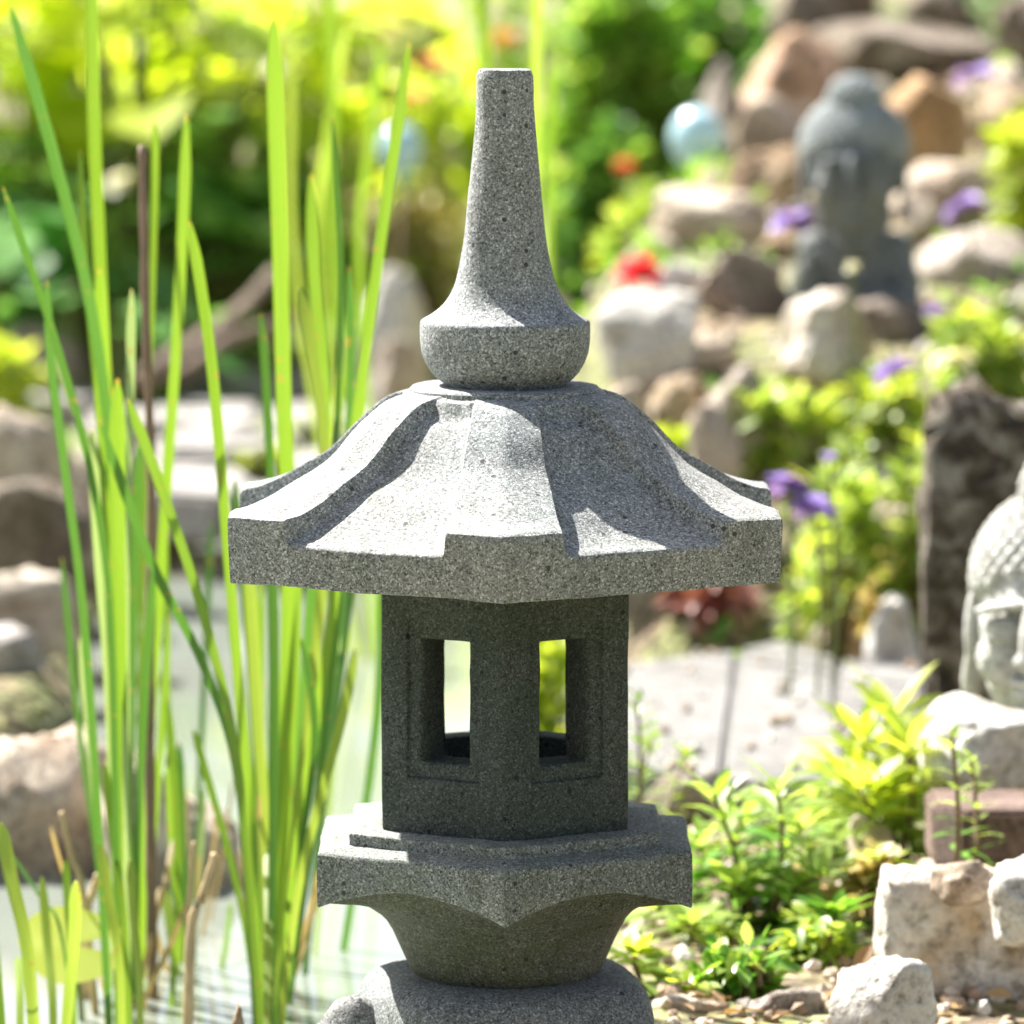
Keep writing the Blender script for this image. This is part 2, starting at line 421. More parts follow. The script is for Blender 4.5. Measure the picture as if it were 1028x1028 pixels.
# ------------------------------------------------------------------ terrain and water
POND = [gp(-900, 1250), gp(520, 1250), gp(600, 1040), gp(628, 860), gp(640, 700), gp(655, 630), gp(600, 560), gp(430, 505), gp(230, 490), gp(110, 520), gp(75, 600), gp(70, 690), gp(-60, 735), gp(-900, 800)]
POND = [(p.x, p.y) for p in POND]
def sd(x, y):
    ins = False; dm = 1e9; n = len(POND)
    for i in range(n):
        ax, ay = POND[i]; bx, by = POND[(i + 1) % n]
        if (ay > y) != (by > y) and x < (bx - ax) * (y - ay) / (by - ay) + ax: ins = not ins
        ex, ey = bx - ax, by - ay
        t = max(0, min(1, ((x - ax) * ex + (y - ay) * ey) / (ex * ex + ey * ey)))
        dm = min(dm, math.hypot(x - ax - t * ex, y - ay - t * ey))
    return -dm if ins else dm
def terr(x, y):
    d = y + D0
    h = .012 * noise.noise(Vector((x * 4, y * 4, 0))) + .006 * noise.noise(Vector((x * 15, y * 15, 3)))
    if abs(x) < 8 and -3 < y < 6:
        s = sd(x, y); h += -.26 * sst(.03, -.12, s) if s < .03 else 0
    # rockery mound, right and behind
    a_ = -.04 + max(0, d - 5.6) * .17; lat = sst(a_, a_ + .16, x)
    if d > 4.68:
        m = .54 * (min(d, 5.05) - 4.68) + .18 * max(0, min(d, 5.4) - 5.05) + .11 * max(0, min(d, 7.1) - 5.4) - .35 * sst(7.2, 8.0, d)
        h += m * lat
    return h
def axis(lo, hi, step, far):
    a = []; v = lo
    while v < hi: a.append(v); v += step
    a.append(hi); st = step; l = lo; r = hi; L = []; Rr = []
    while r < far: st *= 1.35; r += st; l -= st; Rr.append(r); L.append(l)
    return L[::-1] + a + Rr
xs = axis(-1.6, 1.8, .03, 70); ys = axis(-1.0, 5.0, .035, 70)
bm = bmesh.new()
gv = [[bm.verts.new((x, y, terr(x, y))) for x in xs] for y in ys]
for j in range(len(ys) - 1):
    for i in range(len(xs) - 1): bm.faces.new((gv[j][i], gv[j][i + 1], gv[j + 1][i + 1], gv[j + 1][i]))
m, nt, b = newmat('garden_soil')
tc = N(nt, 'ShaderNodeTexCoord')
n1 = N(nt, 'ShaderNodeTexNoise', Scale=5.0, Detail=8.0, Roughness=.65); nt.links.new(tc.outputs['Object'], n1.inputs['Vector'])
n2 = N(nt, 'ShaderNodeTexVoronoi', Scale=70.0); nt.links.new(tc.outputs['Object'], n2.inputs['Vector'])
r1 = ramp(nt, n1.outputs[0], [(.3, (.10, .065, .04)), (.43, (.20, .145, .09)), (.53, (.13, .15, .04)), (.68, (.30, .25, .17))])
sp = N(nt, 'ShaderNodeSeparateColor'); nt.links.new(n2.outputs['Color'], sp.inputs[0])
r2 = ramp(nt, sp.outputs[0], [(0, (.4,) * 3), (.6, (1.0,) * 3), (1, (1.7,) * 3)])
nt.links.new(mix(nt, 1.0, r1.outputs[0], r2.outputs[0], 'MULTIPLY'), b.inputs['Base Color']); b.inputs['Roughness'].default_value = .9
bu = N(nt, 'ShaderNodeBump', Strength=.8, Distance=.01); nt.links.new(n2.outputs['Distance'], bu.inputs['Height']); nt.links.new(bu.outputs[0], b.inputs['Normal'])
g = obj('ground', bm, m); g['kind'] = 'structure'
bm = bmesh.new(); wx = [p[0] for p in POND]; wy = [p[1] for p in POND]
bmesh.ops.create_grid(bm, x_segments=2, y_segments=2, size=.5)
for v in bm.verts:
    v.co.x = min(wx) + (v.co.x + .5) * (max(wx) - min(wx) + .1); v.co.y = min(wy) + (v.co.y + .5) * (max(wy) - min(wy) + .1); v.co.z = -.05
m, nt, b = newmat('pond_water')
b.inputs['Base Color'].default_value = (.22, .25, .22, 1); b.inputs['Metallic'].default_value = .12; b.inputs['Roughness'].default_value = .05; b.inputs['IOR'].default_value = 1.4
b.inputs['Specular IOR Level'].default_value = .6
tc = N(nt, 'ShaderNodeTexCoord'); n1 = N(nt, 'ShaderNodeTexNoise', Scale=9.0, Detail=3.0); nt.links.new(tc.outputs['Object'], n1.inputs['Vector'])
bu = N(nt, 'ShaderNodeBump', Strength=.015, Distance=.01); nt.links.new(n1.outputs[0], bu.inputs['Height']); nt.links.new(bu.outputs[0], b.inputs['Normal'])
w = obj('pond_water', bm, m); w['kind'] = 'structure'

# ------------------------------------------------------------------ rocks
def rockbm(seed, cuts=7, rough=.1, sub=4, boxy=0.0):
    rnd = random.Random(seed); bm = bmesh.new()
    bmesh.ops.create_icosphere(bm, subdivisions=sub, radius=1)
    planes = []
    for _ in range(cuts):
        nrm = Vector((rnd.gauss(0, 1), rnd.gauss(0, 1), rnd.gauss(0, 1))).normalized(); planes.append((nrm, rnd.uniform(.55, .86)))
    off = Vector((rnd.uniform(0, 50),) * 3)
    for v in bm.verts:
        c = v.co.copy()
        if boxy: 
            mx = max(abs(c.x), abs(c.y), abs(c.z)); c = c.lerp(c / mx, boxy)
        for nrm, d in planes:
            e = c.dot(nrm) - d
            if e > 0: c -= nrm * e * .85
        c *= 1 + rough * noise.noise(c * 1.6 + off) + rough * .45 * noise.noise(c * 4.3 + off) + rough * .2 * noise.noise(c * 11 + off)
        c *= 1 - rough * .55 * abs(noise.noise(c * 2.7 + off * 2)) - rough * .22 * abs(noise.noise(c * 8 + off * 3))
        v.co = c
    lo = Vector((min(v.co[i] for v in bm.verts) for i in range(3))); hi = Vector((max(v.co[i] for v in bm.verts) for i in range(3)))
    for v in bm.verts: v.co = Vector(((v.co[i] - lo[i]) / (hi[i] - lo[i]) * 2 - 1 for i in range(3)))
    return bm
rseed = [0]
def rock(x0, x1, y0, y1, d, mat, label, group='loose garden stones', stand=True, depth=.75, boxy=0, rough=.14, cuts=11, name='rock', cat='rock', rotz=None):
    rseed[0] += 1
    c = at((x0 + x1) / 2, (y0 + y1) / 2, d); t = at((x0 + x1) / 2, y0, d); bt = at((x0 + x1) / 2, y1, d)
    wdt = (x1 - x0) / ppm(d) / 2; zt = t.z; zb = bt.z
    if stand: zb = min(zb, terr(c.x, c.y) - .012)
    dp = wdt * depth
    bm = rockbm(rseed[0], cuts, rough, 4, boxy)
    rz = random.Random(rseed[0]).uniform(-.3, .3) if rotz is None else rotz
    Rm = Matrix.Rotation(rz, 3, 'Z')
    for v in bm.verts:
        v.co = Vector((v.co.x * wdt, v.co.y * dp, (v.co.z + 1) * (zt - zb) / 2))
    o = obj(name, bm, M[mat]); o.location = (c.x, c.y + dp * .5, zb)
    return tag(o, label, cat, group)
GL = 'stones on the left bank of the pond'; GR = 'rockery stones round the seated statue'; GF = 'stones in the right foreground'; GS = 'flat stepping stones at the far pond edge'
rock(-60, 78, 406, 500, 5.3, 'pale', 'rounded grey-beige boulder at the left picture edge, topmost on the pond bank', GL, cuts=3)
rock(60, 160, 438, 500, 5.45, 'grey', 'flat grey stone behind the tall reeds, right of the topmost left boulder', GL, cuts=9)
rock(-50, 98, 482, 622, 5.0, 'brown', 'brown-grey angular boulder at the left edge between two lighter rocks', GL, cuts=4)
rock(-70, 78, 575, 640, 4.75, 'pale', 'low beige-grey slab rock at the waterline on the left edge', GL, boxy=.4)
rock(-30, 48, 630, 700, 4.6, 'flat', 'bluish grey wet stone half in dark water at the left edge', GL)
rock(-90, 128, 738, 792, 3.98, 'pale', 'pale cracked ledge stone lying in the pond at the left edge', GL, boxy=.7, depth=1.1, cuts=3, rotz=.05, rough=.2)
rock(-90, 100, 788, 868, 3.96, 'pale', 'thick pinkish ledge stone under the pale cracked one in the pond', GL, boxy=.6, depth=.5, cuts=3, rotz=0, rough=.25)
rock(100, 246, 742, 850, 3.92, 'pale', 'blocky beige stone in the pond behind the brown stalk', GL, boxy=.65, depth=1.0, cuts=3, rough=.22)
rock(190, 262, 1008, 1060, 3.15, 'tan', 'small pinkish tan stone at the bottom edge under the reeds', GF)
rock(262, 420, 1004, 1100, 2.98, 'gr_base', 'grey granite stone hugging the left foot of the lantern', GF, cuts=12, depth=1, rough=.05)
rock(348, 432, 268, 372, 6.9, 'white', 'large pale rounded boulder behind the lantern, left of its spire', GS, cuts=4)
rock(375, 440, 338, 392, 6.6, 'pale', 'small pinkish pale stone in front of the large round boulder', GS)
rock(-20, 92, 322, 400, 6.9, 'grey', 'grey rock at the left edge below the broad-leaved plant', GS)
def prism(pts, z0, z1, bev=.003):
    bm = bmesh.new()
    a = [bm.verts.new((x, y, z0)) for x, y in pts]; b = [bm.verts.new((x, y, z1)) for x, y in pts]; n = len(pts)
    for i in range(n): bm.faces.new((a[i], a[(i + 1) % n], b[(i + 1) % n], b[i]))
    bm.faces.new(a[::-1]); bm.faces.new(b)
    bmesh.ops.recalc_face_normals(bm, faces=bm.faces)
    bmesh.ops.bevel(bm, geom=list(bm.edges), offset=bev, segments=2, affect='EDGES')
    return bm
def flag(cx, cy, wpx, hpx, label, z=.035, th=.045, mat='flag', seed=0, group=GS):
    rnd = random.Random(seed + int(cx)); pts = []; n = 11
    for k in range(n):
        a = 2 * math.pi * k / n; kx = math.cos(a); ky = math.sin(a); m_ = (abs(kx) ** 3 + abs(ky) ** 3) ** (-1 / 3)
        p = gp(cx + wpx / 2 * kx * m_ * rnd.uniform(.85, 1.08), cy - hpx / 2 * ky * m_ * rnd.uniform(.8, 1.1), z); pts.append((p.x, p.y))
    o = obj('flat_stone', prism(pts, z - th, z + rnd.uniform(-.004, .008), .007), M[mat], None); weighted(o, 40)
    return tag(o, label, 'stone', group)
M['flag'] = rockmat('flagstone', (.36, .34, .33), (.46, .44, .43), (.22, .2, .18), scale=12)
for a in [(270, 380, 170, 22, 'farthest long flagstone across the pond, between the reeds'), (400, 392, 90, 20, 'flagstone touching the lantern roof on its upper left side'),
          (205, 410, 120, 26, 'light flagstone right of the brown stalk, second row'), (325, 416, 130, 26, 'wide flagstone in the second row, in front of the farthest long one'),
          (225, 446, 150, 30, 'broad flagstone in the third row beside the long reed blades'), (385, 440, 110, 22, 'flagstone half hidden by the upper roof slope'),
          (310, 462, 60, 22, 'small flagstone between the broad ones at the pond edge'), (195, 486, 120, 32, 'biggest pale flagstone at the waterline left of the roof'),
          (270, 500, 70, 24, 'waterline flagstone just left of the roof corner'), (95, 470, 90, 26, 'flagstone behind the densest reeds at the pond edge'), (120, 425, 80, 22, 'small flagstone above the reeds on the left bank'),
          (60, 395, 100, 20, 'flagstone behind the topmost grey boulder')]:
    flag(*a)
# rockery
rock(770, 860, -20, 50, 7.3, 'brown', 'dark brown rock at the very top, left of the slim trunk', GR)
rock(905, 1000, -30, 45, 7.4, 'brown', 'dark brown rock at the very top, above the broad brown rock', GR)
rock(655, 712, 375, 425, 5.0, 'tan', 'tan stone wedged between the whitish block and the dark flat-topped stone', GR)
rock(610, 670, 440, 490, 4.8, 'grey', 'grey stone low behind the right roof slope', GR)
rock(770, 850, 205, 262, 5.75, 'grey', 'grey stone hidden beside the left shoulder of the seated statue', GR)
rock(770, 830, 385, 420, 4.95, 'pale', 'cream stone at the foot of the quartz stone', GR)
rock(905, 960, 200, 245, 5.7, 'brown', 'brown stone between the long light stone and the statue shoulder', GR)
rock(660, 740, 215, 250, 6.0, 'grey', 'grey stone behind the large cream boulder', GR)
rock(655, 775, 188, 275, 5.7, 'pale', 'large cream boulder left of the seated statue', GR, cuts=5)
rock(700, 802, 248, 350, 5.35, 'brown', 'brown mossy boulder at the left foot of the seated statue', GR, rough=.2)
rock(596, 704, 292, 380, 5.15, 'white', 'bright whitish blocky stone right of the lantern collar', GR, boxy=.5, cuts=4)
rock(690, 782, 362, 420, 4.95, 'grey', 'dark flat-topped stone with a sunlit top, below the whitish block', GR, boxy=.5)
rock(655, 716, 262, 305, 5.4, 'white', 'small white stone above the bright whitish block', GR)
rock(728, 812, 148, 212, 5.95, 'tan', 'tan stone directly left of the seated statue head', GR)
rock(735, 815, 95, 155, 6.15, 'pale', 'pale stone under the big orange boulder', GR)
rock(745, 868, 28, 130, 6.4, 'orange', 'big orange-pink boulder behind the left side of the statue head', GR, cuts=5)
rock(880, 978, 76, 168, 6.1, 'ochre', 'rounded ochre boulder right of the seated statue head', GR, cuts=4)
rock(895, 1050, 162, 222, 5.8, 'pale', 'long light stone under the ochre boulder', GR)
rock(922, 1050, 230, 322, 5.5, 'grey', 'grey rounded boulder right of the seated statue body', GR, cuts=5)
rock(782, 884, 292, 385, 5.05, 'quartz', 'jagged white and orange quartz stone in front of the seated statue', GR, rough=.25)
rock(970, 1060, 85, 165, 6.3, 'tan', 'tan rock at the right edge below the top purple flower', GR)
rock(810, 1010, 20, 90, 6.9, 'brown', 'broad brown rock at the top behind the ochre boulder', GR)
rock(840, 935, 300, 372, 5.25, 'brown', 'dark brown stone under the seated statue', GR)
rock(1000, 1080, -20, 60, 7.0, 'brown', 'dark rock in the top right corner', GR)
rock(700, 760, 60, 110, 6.8, 'grey', 'small grey stone under the dense shrub, left of the orange boulder', GR)
rock(590, 660, 385, 440, 5.0, 'pale', 'pale stone behind the right roof slope of the lantern', GR)
rock(690, 745, 405, 470, 4.85, 'pale', 'pale stone between the roof slope and the yellow plants', GR)
rf = random.Random(31)
for q in range(34):
    d_ = rf.uniform(5.0, 6.9); px_ = rf.uniform(630 + (d_ - 5) * 45, 1020); c_ = at(px_, 300, d_)
    zt_ = terr(c_.x, c_.y); py_ = 514 - F * math.tan(math.atan((zt_ - H) / d_) + PITCH); w2 = rf.uniform(14, 30) * 5.4 / d_
    if 795 < px_ < 925 and d_ < 5.6: continue
    rock(px_ - w2, px_ + w2, py_ - w2 * 1.1, py_ + 5, d_, rf.choice(['pale', 'tan', 'pale', 'orange']), 'small warm-toned filler stone wedged between the bigger rockery boulders', 'filler stones of the rockery', name='rockery_stone', cat='stone')
# right mid / front
rock(918, 1170, 378, 740, 4.0, 'lichen', 'tall dark lichen-covered standing rock behind the white statue head', GF, boxy=.75, rough=.2, cuts=2, depth=.3, rotz=0)
rock(822, 878, 628, 664, 4.7, 'pale', 'small cream stone at the far right corner of the paving slabs', GF)
rock(868, 926, 598, 668, 4.5, 'white', 'white stone between the paving slabs and the tall dark rock', GF)
rock(640, 700, 596, 630, 5.0, 'white', 'whitish stone just right of the lantern under its roof corner', GF)
rock(790, 850, 585, 625, 4.9, 'pale', 'beige stone behind the terracotta shard', GF)
rock(735, 812, 610, 662, 4.8, 'orange', 'flat terracotta-orange stone at the back edge of the paving slabs', GF)
rock(922, 1060, 703, 805, 3.6, 'white', 'pale rounded rock supporting the white statue head', GF, stand=False, cuts=5)
rock(876, 1060, 868, 1100, 3.28, 'quartz', 'large tan rough block in the bottom right corner', GF, boxy=.9, cuts=1, rough=.12, depth=.5, rotz=.15)
rock(935, 1005, 866, 912, 3.24, 'pale', 'cream stone on top of the large tan block, under the paver', GF, stand=False)
rock(990, 1060, 690, 740, 3.7, 'tan', 'tan stone beside the neck of the white statue head', GF)
rock(800, 880, 585, 640, 4.95, 'tan', 'brownish stone behind the row of paving slabs', GF)
rock(760, 830, 548, 590, 4.9, 'pale', 'pale stone under the right roof corner, behind the lime plants', GF)
rock(850, 925, 500, 570, 4.75, 'pale', 'pale stone among the lime plants left of the tall dark rock', GF)
rock(905, 1060, 864, 925, 3.5, 'pale', 'cream stone wedged between the red paver and the tan block', GF, stand=False, boxy=.3)
rock(992, 1090, 860, 955, 3.2, 'white', 'white stone at the right edge below the red paver', GF, stand=False, boxy=.5, cuts=5)
rock(832, 944, 960, 1100, 3.1, 'white', 'chalk-white block with worn corners at the bottom right', GF, boxy=.6, rough=.1, cuts=3, depth=.6)
rock(795, 850, 888, 940, 3.5, 'ochre', 'small ochre stone inside the leafy plant', GF)
rock(650, 735, 1000, 1050, 3.2, 'pale', 'pale stone at the bottom edge right of the lantern base', GF)
rock(745, 835, 992, 1050, 3.2, 'grey', 'grey stone at the bottom edge beside the chalk-white block', GF)
rock(650, 700, 930, 975, 3.45, 'ochre', 'little yellowish stone right of the lantern bowl', GF)
rock(640, 720, 780, 830, 3.85, 'brown', 'brown shaded stone right of the platform under the paving slab edge', GF)
rock(880, 950, 560, 612, 4.6, 'tan', 'tan stone left of the tall dark rock', GF)
rock(850, 900, 820, 875, 3.6, 'pale', 'pale stone left of the red paver', GF)
# hexagonal red paver
c = at(1000, 868, 3.5); t = at(1000, 806, 3.5); w_ = 66 / ppm(3.5)
pts = [(c.x - w_, c.y - .005), (c.x - w_ * .55, c.y - .032), (c.x + w_ * 1.2, c.y - .032), (c.x + w_ * 1.4, c.y + .05), (c.x - w_, c.y + .06)]
o = obj('paver_block', prism(pts, c.z, t.z), M['brick'], None); weighted(o, 30)
tag(o, 'reddish brown concrete paver block under the pale rock at the right edge', 'paver')
# paving slabs
def slab(px, label):
    pts = []
    for (x, y) in px:
        p = gp(x, y, .03); pts.append((p.x, p.y))
    o = obj('paving_slab', prism(pts, -.035, .03, .004), M['slab'], None); weighted(o, 30)
    return tag(o, label, 'paving slab', 'light grey paving slabs')
slab([(600, 668), (622, 666), (741, 652), (724, 783), (620, 770), (596, 765)], 'light grey paving slab nearest the lantern, partly hidden by its chamber')
slab([(742.5, 651), (792, 640), (842, 660), (838, 700), (854, 795), (725.5, 783)], 'middle light grey paving slab with the peaked far edge')
slab([(843.5, 661), (930, 668), (922, 720), (856, 795), (839.8, 700)], 'narrow light grey paving slab at the right end of the row')

# driftwood
def tube(bm, pts, radii, n=10):
    rings = []
    P = [Vector(p) for p in pts]
    for i, p in enumerate(P):
        t = (P[min(i + 1, len(P) - 1)] - P[max(i - 1, 0)]).normalized()
        a = t.cross(Vector((0, 0, 1)) if abs(t.z) < .9 else Vector((1, 0, 0))).normalized(); b2 = t.cross(a)
        rings.append([bm.verts.new(p + (a * math.cos(2 * math.pi * k / n) + b2 * math.sin(2 * math.pi * k / n)) * radii[i]) for k in range(n)])
    for a, b2 in zip(rings, rings[1:]):
        for k in range(n): bm.faces.new((a[k], a[(k + 1) % n], b2[(k + 1) % n], b2[k]))
    bm.faces.new(rings[0][::-1]); bm.faces.new(rings[-1])
for i, (pts, r0, lab) in enumerate([([(140, 385, 6.2), (190, 350, 6.3), (235, 318, 6.5), (275, 275, 6.7)], .014, 'thick brown driftwood branch slanting up behind the reeds'),
                                  ([(180, 378, 6.1), (225, 345, 6.2), (262, 330, 6.3), (300, 322, 6.5)], .009, 'thinner driftwood branch lying under the thick one'),
                                  ([(560, 30, 7.5), (640, 14, 7.5), (740, -5, 7.5)], .0001, None)]):
    if lab is None: continue
    bm = bmesh.new(); sp_ = smoothpts([at(*p) for p in pts], 6)
    tube(bm, sp_, [r0 * (1.1 - .5 * j / len(sp_)) * (1 + .2 * noise.noise(p * 30)) for j, p in enumerate(sp_)], 12)
    tag(obj('driftwood_branch', bm, M['wood']), lab, 'branch', 'driftwood branches')
bm = bmesh.new()
c = at(850, 0, 7.6)
sp_ = [Vector((c.x, c.y, terr(c.x, c.y) - .02)), Vector((c.x, c.y, .6)), Vector((c.x + .01, c.y, .9)), Vector((c.x + .03, c.y, 1.5)), Vector((c.x, c.y, 2.3))]
sp_ = smoothpts(sp_, 5); tube(bm, sp_, [.05 - .0012 * j for j in range(len(sp_))], 14)
tr = thing('garden_tree', 'slim brown tree trunk rising at the top behind the rockery', 'tree', (c.x, c.y, 0))
pobj('trunk', bm, M['wood'], tr)

# ------------------------------------------------------------------ reeds
def blade(root, pts, w, d, mat, seed, dtop=0.0, fold=.25, name='leaf'):
    rnd = random.Random(seed)
    n = len(pts)
    W = [at(x, y, d + dtop * (1 - i / (n - 1))) for i, (x, y) in enumerate(pts)]
    W = smoothpts(W, 8)
    bm = bmesh.new(); uvl = bm.loops.layers.uv.new('UVMap')
    hw = w * .8 / ppm(d) / 2; prev = None; L = len(W)
    yaw = rnd.uniform(-.5, .5); tw = rnd.uniform(-.5, .5)
    acc = []; 
    for i, p in enumerate(W):
        t = i / (L - 1)
        tan = (W[min(i + 1, L - 1)] - W[max(i - 1, 0)]).normalized()
        a = yaw + tw * t
        side = Vector((math.cos(a), math.sin(a), 0)); side = (side - tan * side.dot(tan)).normalized()
        nn = tan.cross(side).normalized()
        prof = min(1, .12 + (t * 7) ** .7) * (1 - .25 * t)
        k = hw * prof
        fd = fold * k
        acc.append([p - side * k, p + nn * fd * .6, p + side * k, t])
    rows_ = [[bm.verts.new(a_), bm.verts.new(b_), bm.verts.new(c_)] for a_, b_, c_, t in acc]
    for i in range(L - 1):
        for j in range(2):
            f = bm.faces.new((rows_[i][j], rows_[i][j + 1], rows_[i + 1][j + 1], rows_[i + 1][j]))
            for lp, (jj, ii) in zip(f.loops, ((j, i), (j + 1, i), (j + 1, i + 1), (j, i + 1))):
                lp[uvl].uv = (jj / 2 + seed * .37, 1 - ii / (L - 1))
    return pobj(name, bm, M[mat], root)
def clump(label, base, d, blades, name='reed_clump'):
    p = at(base[0], base[1], d); r = thing(name, label, 'reed plant', (p.x, p.y, -.05), 'reeds growing in the pond')
    rr = random.Random(int(base[0]))
    dead = []
    if d < 3.8 and base[0] > 100:
        for q in range(7):
            dx = rr.uniform(-75, 75); hgt_ = rr.uniform(90, 260)
            dead.append(([(base[0] + dx, 1040 - hgt_), (base[0] + dx * .8, 1040 - hgt_ * .75), (base[0] + dx * .35, 1040 - hgt_ * .3), (base[0] + dx * .15, 1040)], rr.uniform(4, 9), 'reed_dead', rr.uniform(-.05, .15)))
    for i, (pts, w, mat, dd) in enumerate(list(blades) + dead):
        blade(r, pts, w, d + dd, mat, i * 7 + int(base[0]), dtop=random.uniform(-.05, .12))
    return r
Bm, Mi, Pa, Ye = 'reed_bright', 'reed_mid', 'reed_pale', 'reed_yellow'
clump('dense reed clump with long blades left of the lantern, around the brown stalk', (125, 1040), 3.44, [
    ([(10, 5), (38, 100), (68, 210), (95, 330), (115, 500), (124, 760), (126, 1040)], 17, Mi, 0),
    ([(92, -60), (94, 110), (102, 300), (112, 500), (122, 800), (126, 1040)], 18, Bm, .12),
    ([(80, 150), (84, 250), (98, 400), (115, 650), (120, 1040)], 12, Bm, .02),
    ([(3, 188), (28, 260), (58, 350), (90, 470), (112, 640), (118, 1040)], 12, Mi, -.03),
    ([(47, 282), (52, 370), (65, 470), (82, 600), (96, 780), (110, 1040)], 13, Mi, -.05),
    ([(48, 330), (70, 400), (100, 480), (120, 620), (128, 1040)], 10, Pa, .03),
    ([(156, 122), (155, 200), (150, 380), (142, 620), (135, 1040)], 11, Bm, .15),
    ([(187, 115), (184, 220), (176, 360), (165, 520), (148, 780), (138, 1040)], 16, Bm, .08),
    ([(100, 270), (104, 420), (112, 600), (124, 1040)], 20, Bm, .05),
    ([(132, 290), (130, 420), (126, 560), (128, 1040)], 13, Pa, -.02),
    ([(118, 380), (118, 560), (122, 760), (128, 1040)], 22, Bm, 0),
    ([(92, 430), (100, 560), (110, 700), (122, 1040)], 16, Pa, .06),
    ([(140, 440), (134, 600), (130, 800), (130, 1040)], 14, Mi, .1),
    ([(105, 765), (112, 830), (124, 920), (130, 1040)], 12, Bm, -.08),
    ([(155, 560), (145, 700), (138, 860), (134, 1040)], 12, Mi, .05),
    ([(80, 640), (92, 760), (106, 900), (118, 1040)], 10, Pa, .1),
    ([(170, 620), (160, 760), (150, 900), (140, 1040)], 10, Bm, .12),
    ([(168, 700), (176, 800), (178, 900), (170, 1040)], 12, Bm, .03),
    ([(62, 560), (78, 720), (100, 880), (115, 1040)], 9, Mi, .16),
])
clump('tall reed clump fanning out right behind the left roof corner of the lantern', (270, 1040), 3.45, [
    ([(275, 15), (277, 120), (281, 250), (285, 400), (290, 560), (285, 760), (272, 1040)], 23, Bm, .0),
    ([(312, 175), (316, 280), (326, 400), (322, 560), (300, 800), (280, 1040)], 20, Bm, .05),
    ([(333, 115), (341, 250), (340, 380), (330, 560), (300, 820), (282, 1040)], 11, Mi, .1),
    ([(411, 42), (400, 120), (386, 215), (374, 300), (358, 420), (330, 640), (298, 850), (280, 1040)], 16, Bm, -.04),
    ([(301, 288), (311, 345), (324, 430), (326, 560), (300, 800), (276, 1040)], 17, Ye, -.02),
    ([(262, 315), (268, 400), (274, 560), (272, 800), (268, 1040)], 13, Mi, .06),
    ([(350, 268), (352, 380), (345, 560), (318, 800), (285, 1040)], 12, Mi, .03),
    ([(190, 222), (202, 290), (214, 380), (226, 520), (245, 760), (262, 1040)], 16, Bm, -.05),
    ([(128, 400), (160, 485), (205, 620), (240, 780), (262, 1040)], 17, Bm, -.08),
    ([(100, 420), (150, 560), (205, 670), (240, 790), (258, 1040)], 13, Mi, -.06),
    ([(235, 480), (246, 600), (258, 780), (266, 1040)], 12, Mi, .06),
    ([(248, 540), (256, 680), (266, 840), (270, 1040)], 17, Ye, .02),
    ([(272, 500), (275, 680), (274, 860), (271, 1040)], 16, Mi, -.06),
    ([(300, 540), (296, 680), (286, 860), (274, 1040)], 13, Bm, .0),
    ([(318, 520), (306, 680), (292, 850), (276, 1040)], 15, Mi, .04),
    ([(345, 560), (325, 700), (300, 860), (280, 1040)], 12, Mi, .09),
    ([(362, 470), (350, 600), (338, 700), (318, 860), (300, 1040)], 16, Mi, .12),
    ([(357, 650), (345, 715), (325, 790), (300, 890), (280, 1040)], 14, Ye, -.08),
    ([(302, 640), (316, 720), (310, 800), (290, 920), (276, 1040)], 11, Mi, -.03),
    ([(194, 732), (208, 780), (228, 850), (246, 930), (262, 1040)], 11, Bm, .02),
    ([(230, 600), (244, 720), (256, 860), (266, 1040)], 14, Bm, .08),
    ([(262, 570), (262, 720), (266, 900), (270, 1040)], 12, Bm, .14),
    ([(385, 560), (380, 700), (360, 860), (330, 1040)], 13, Mi, .2),
    ([(226, 700), (246, 830), (262, 1040)], 9, Pa, .1),
    ([(270, 850), (270, 930), (268, 1040)], 14, Ye, -.12),
    ([(340, 620), (335, 760), (322, 900), (310, 1040)], 8, Pa, .2),
])
clump('young yellow-green iris shoots in the bottom left corner', (55, 1100), 3.25, [
    ([(0, 825), (12, 885), (28, 960), (38, 1100)], 20, Ye, -.02),
    ([(42, 880), (48, 950), (53, 1010), (54, 1100)], 13, Ye, .05),
    ([(76, 884), (74, 950), (68, 1010), (62, 1100)], 17, Ye, 0),
    ([(-12, 900), (-4, 970), (2, 1040), (6, 1100)], 14, Bm, -.04),
    ([(100, 846), (110, 905), (120, 970), (124, 1100)], 14, Ye, .06),
    ([(131, 862), (134, 920), (140, 990), (140, 1100)], 14, Ye, .08),
    ([(66, 862), (68, 910), (72, 960), (76, 1100)], 11, Bm, .12),
    ([(10, 855), (40, 900), (62, 940), (80, 1100)], 6, Mi, .1),
    ([(18, 960), (20, 1000), (20, 1100)], 12, Ye, .02),
])
clump('sparse reed clump in the middle, between the brown stalk and the fanning clump', (190, 1040), 3.6, [
    ([(166, 520), (168, 700), (174, 860), (184, 1040)], 10, Bm, .1),
    ([(180, 745), (182, 830), (186, 920), (190, 1040)], 13, Mi, 0),
    ([(170, 740), (172, 830), (180, 940), (186, 1040)], 12, Bm, .03),
    ([(205, 790), (200, 870), (194, 950), (190, 1040)], 9, Pa, .03),
    ([(165, 890), (172, 940), (180, 1000), (184, 1040)], 14, Ye, -.05),
    ([(232, 905), (225, 960), (210, 1040)], 8, Bm, -.05),
    ([(212, 520), (206, 660), (198, 840), (192, 1040)], 9, Mi, .2),
])
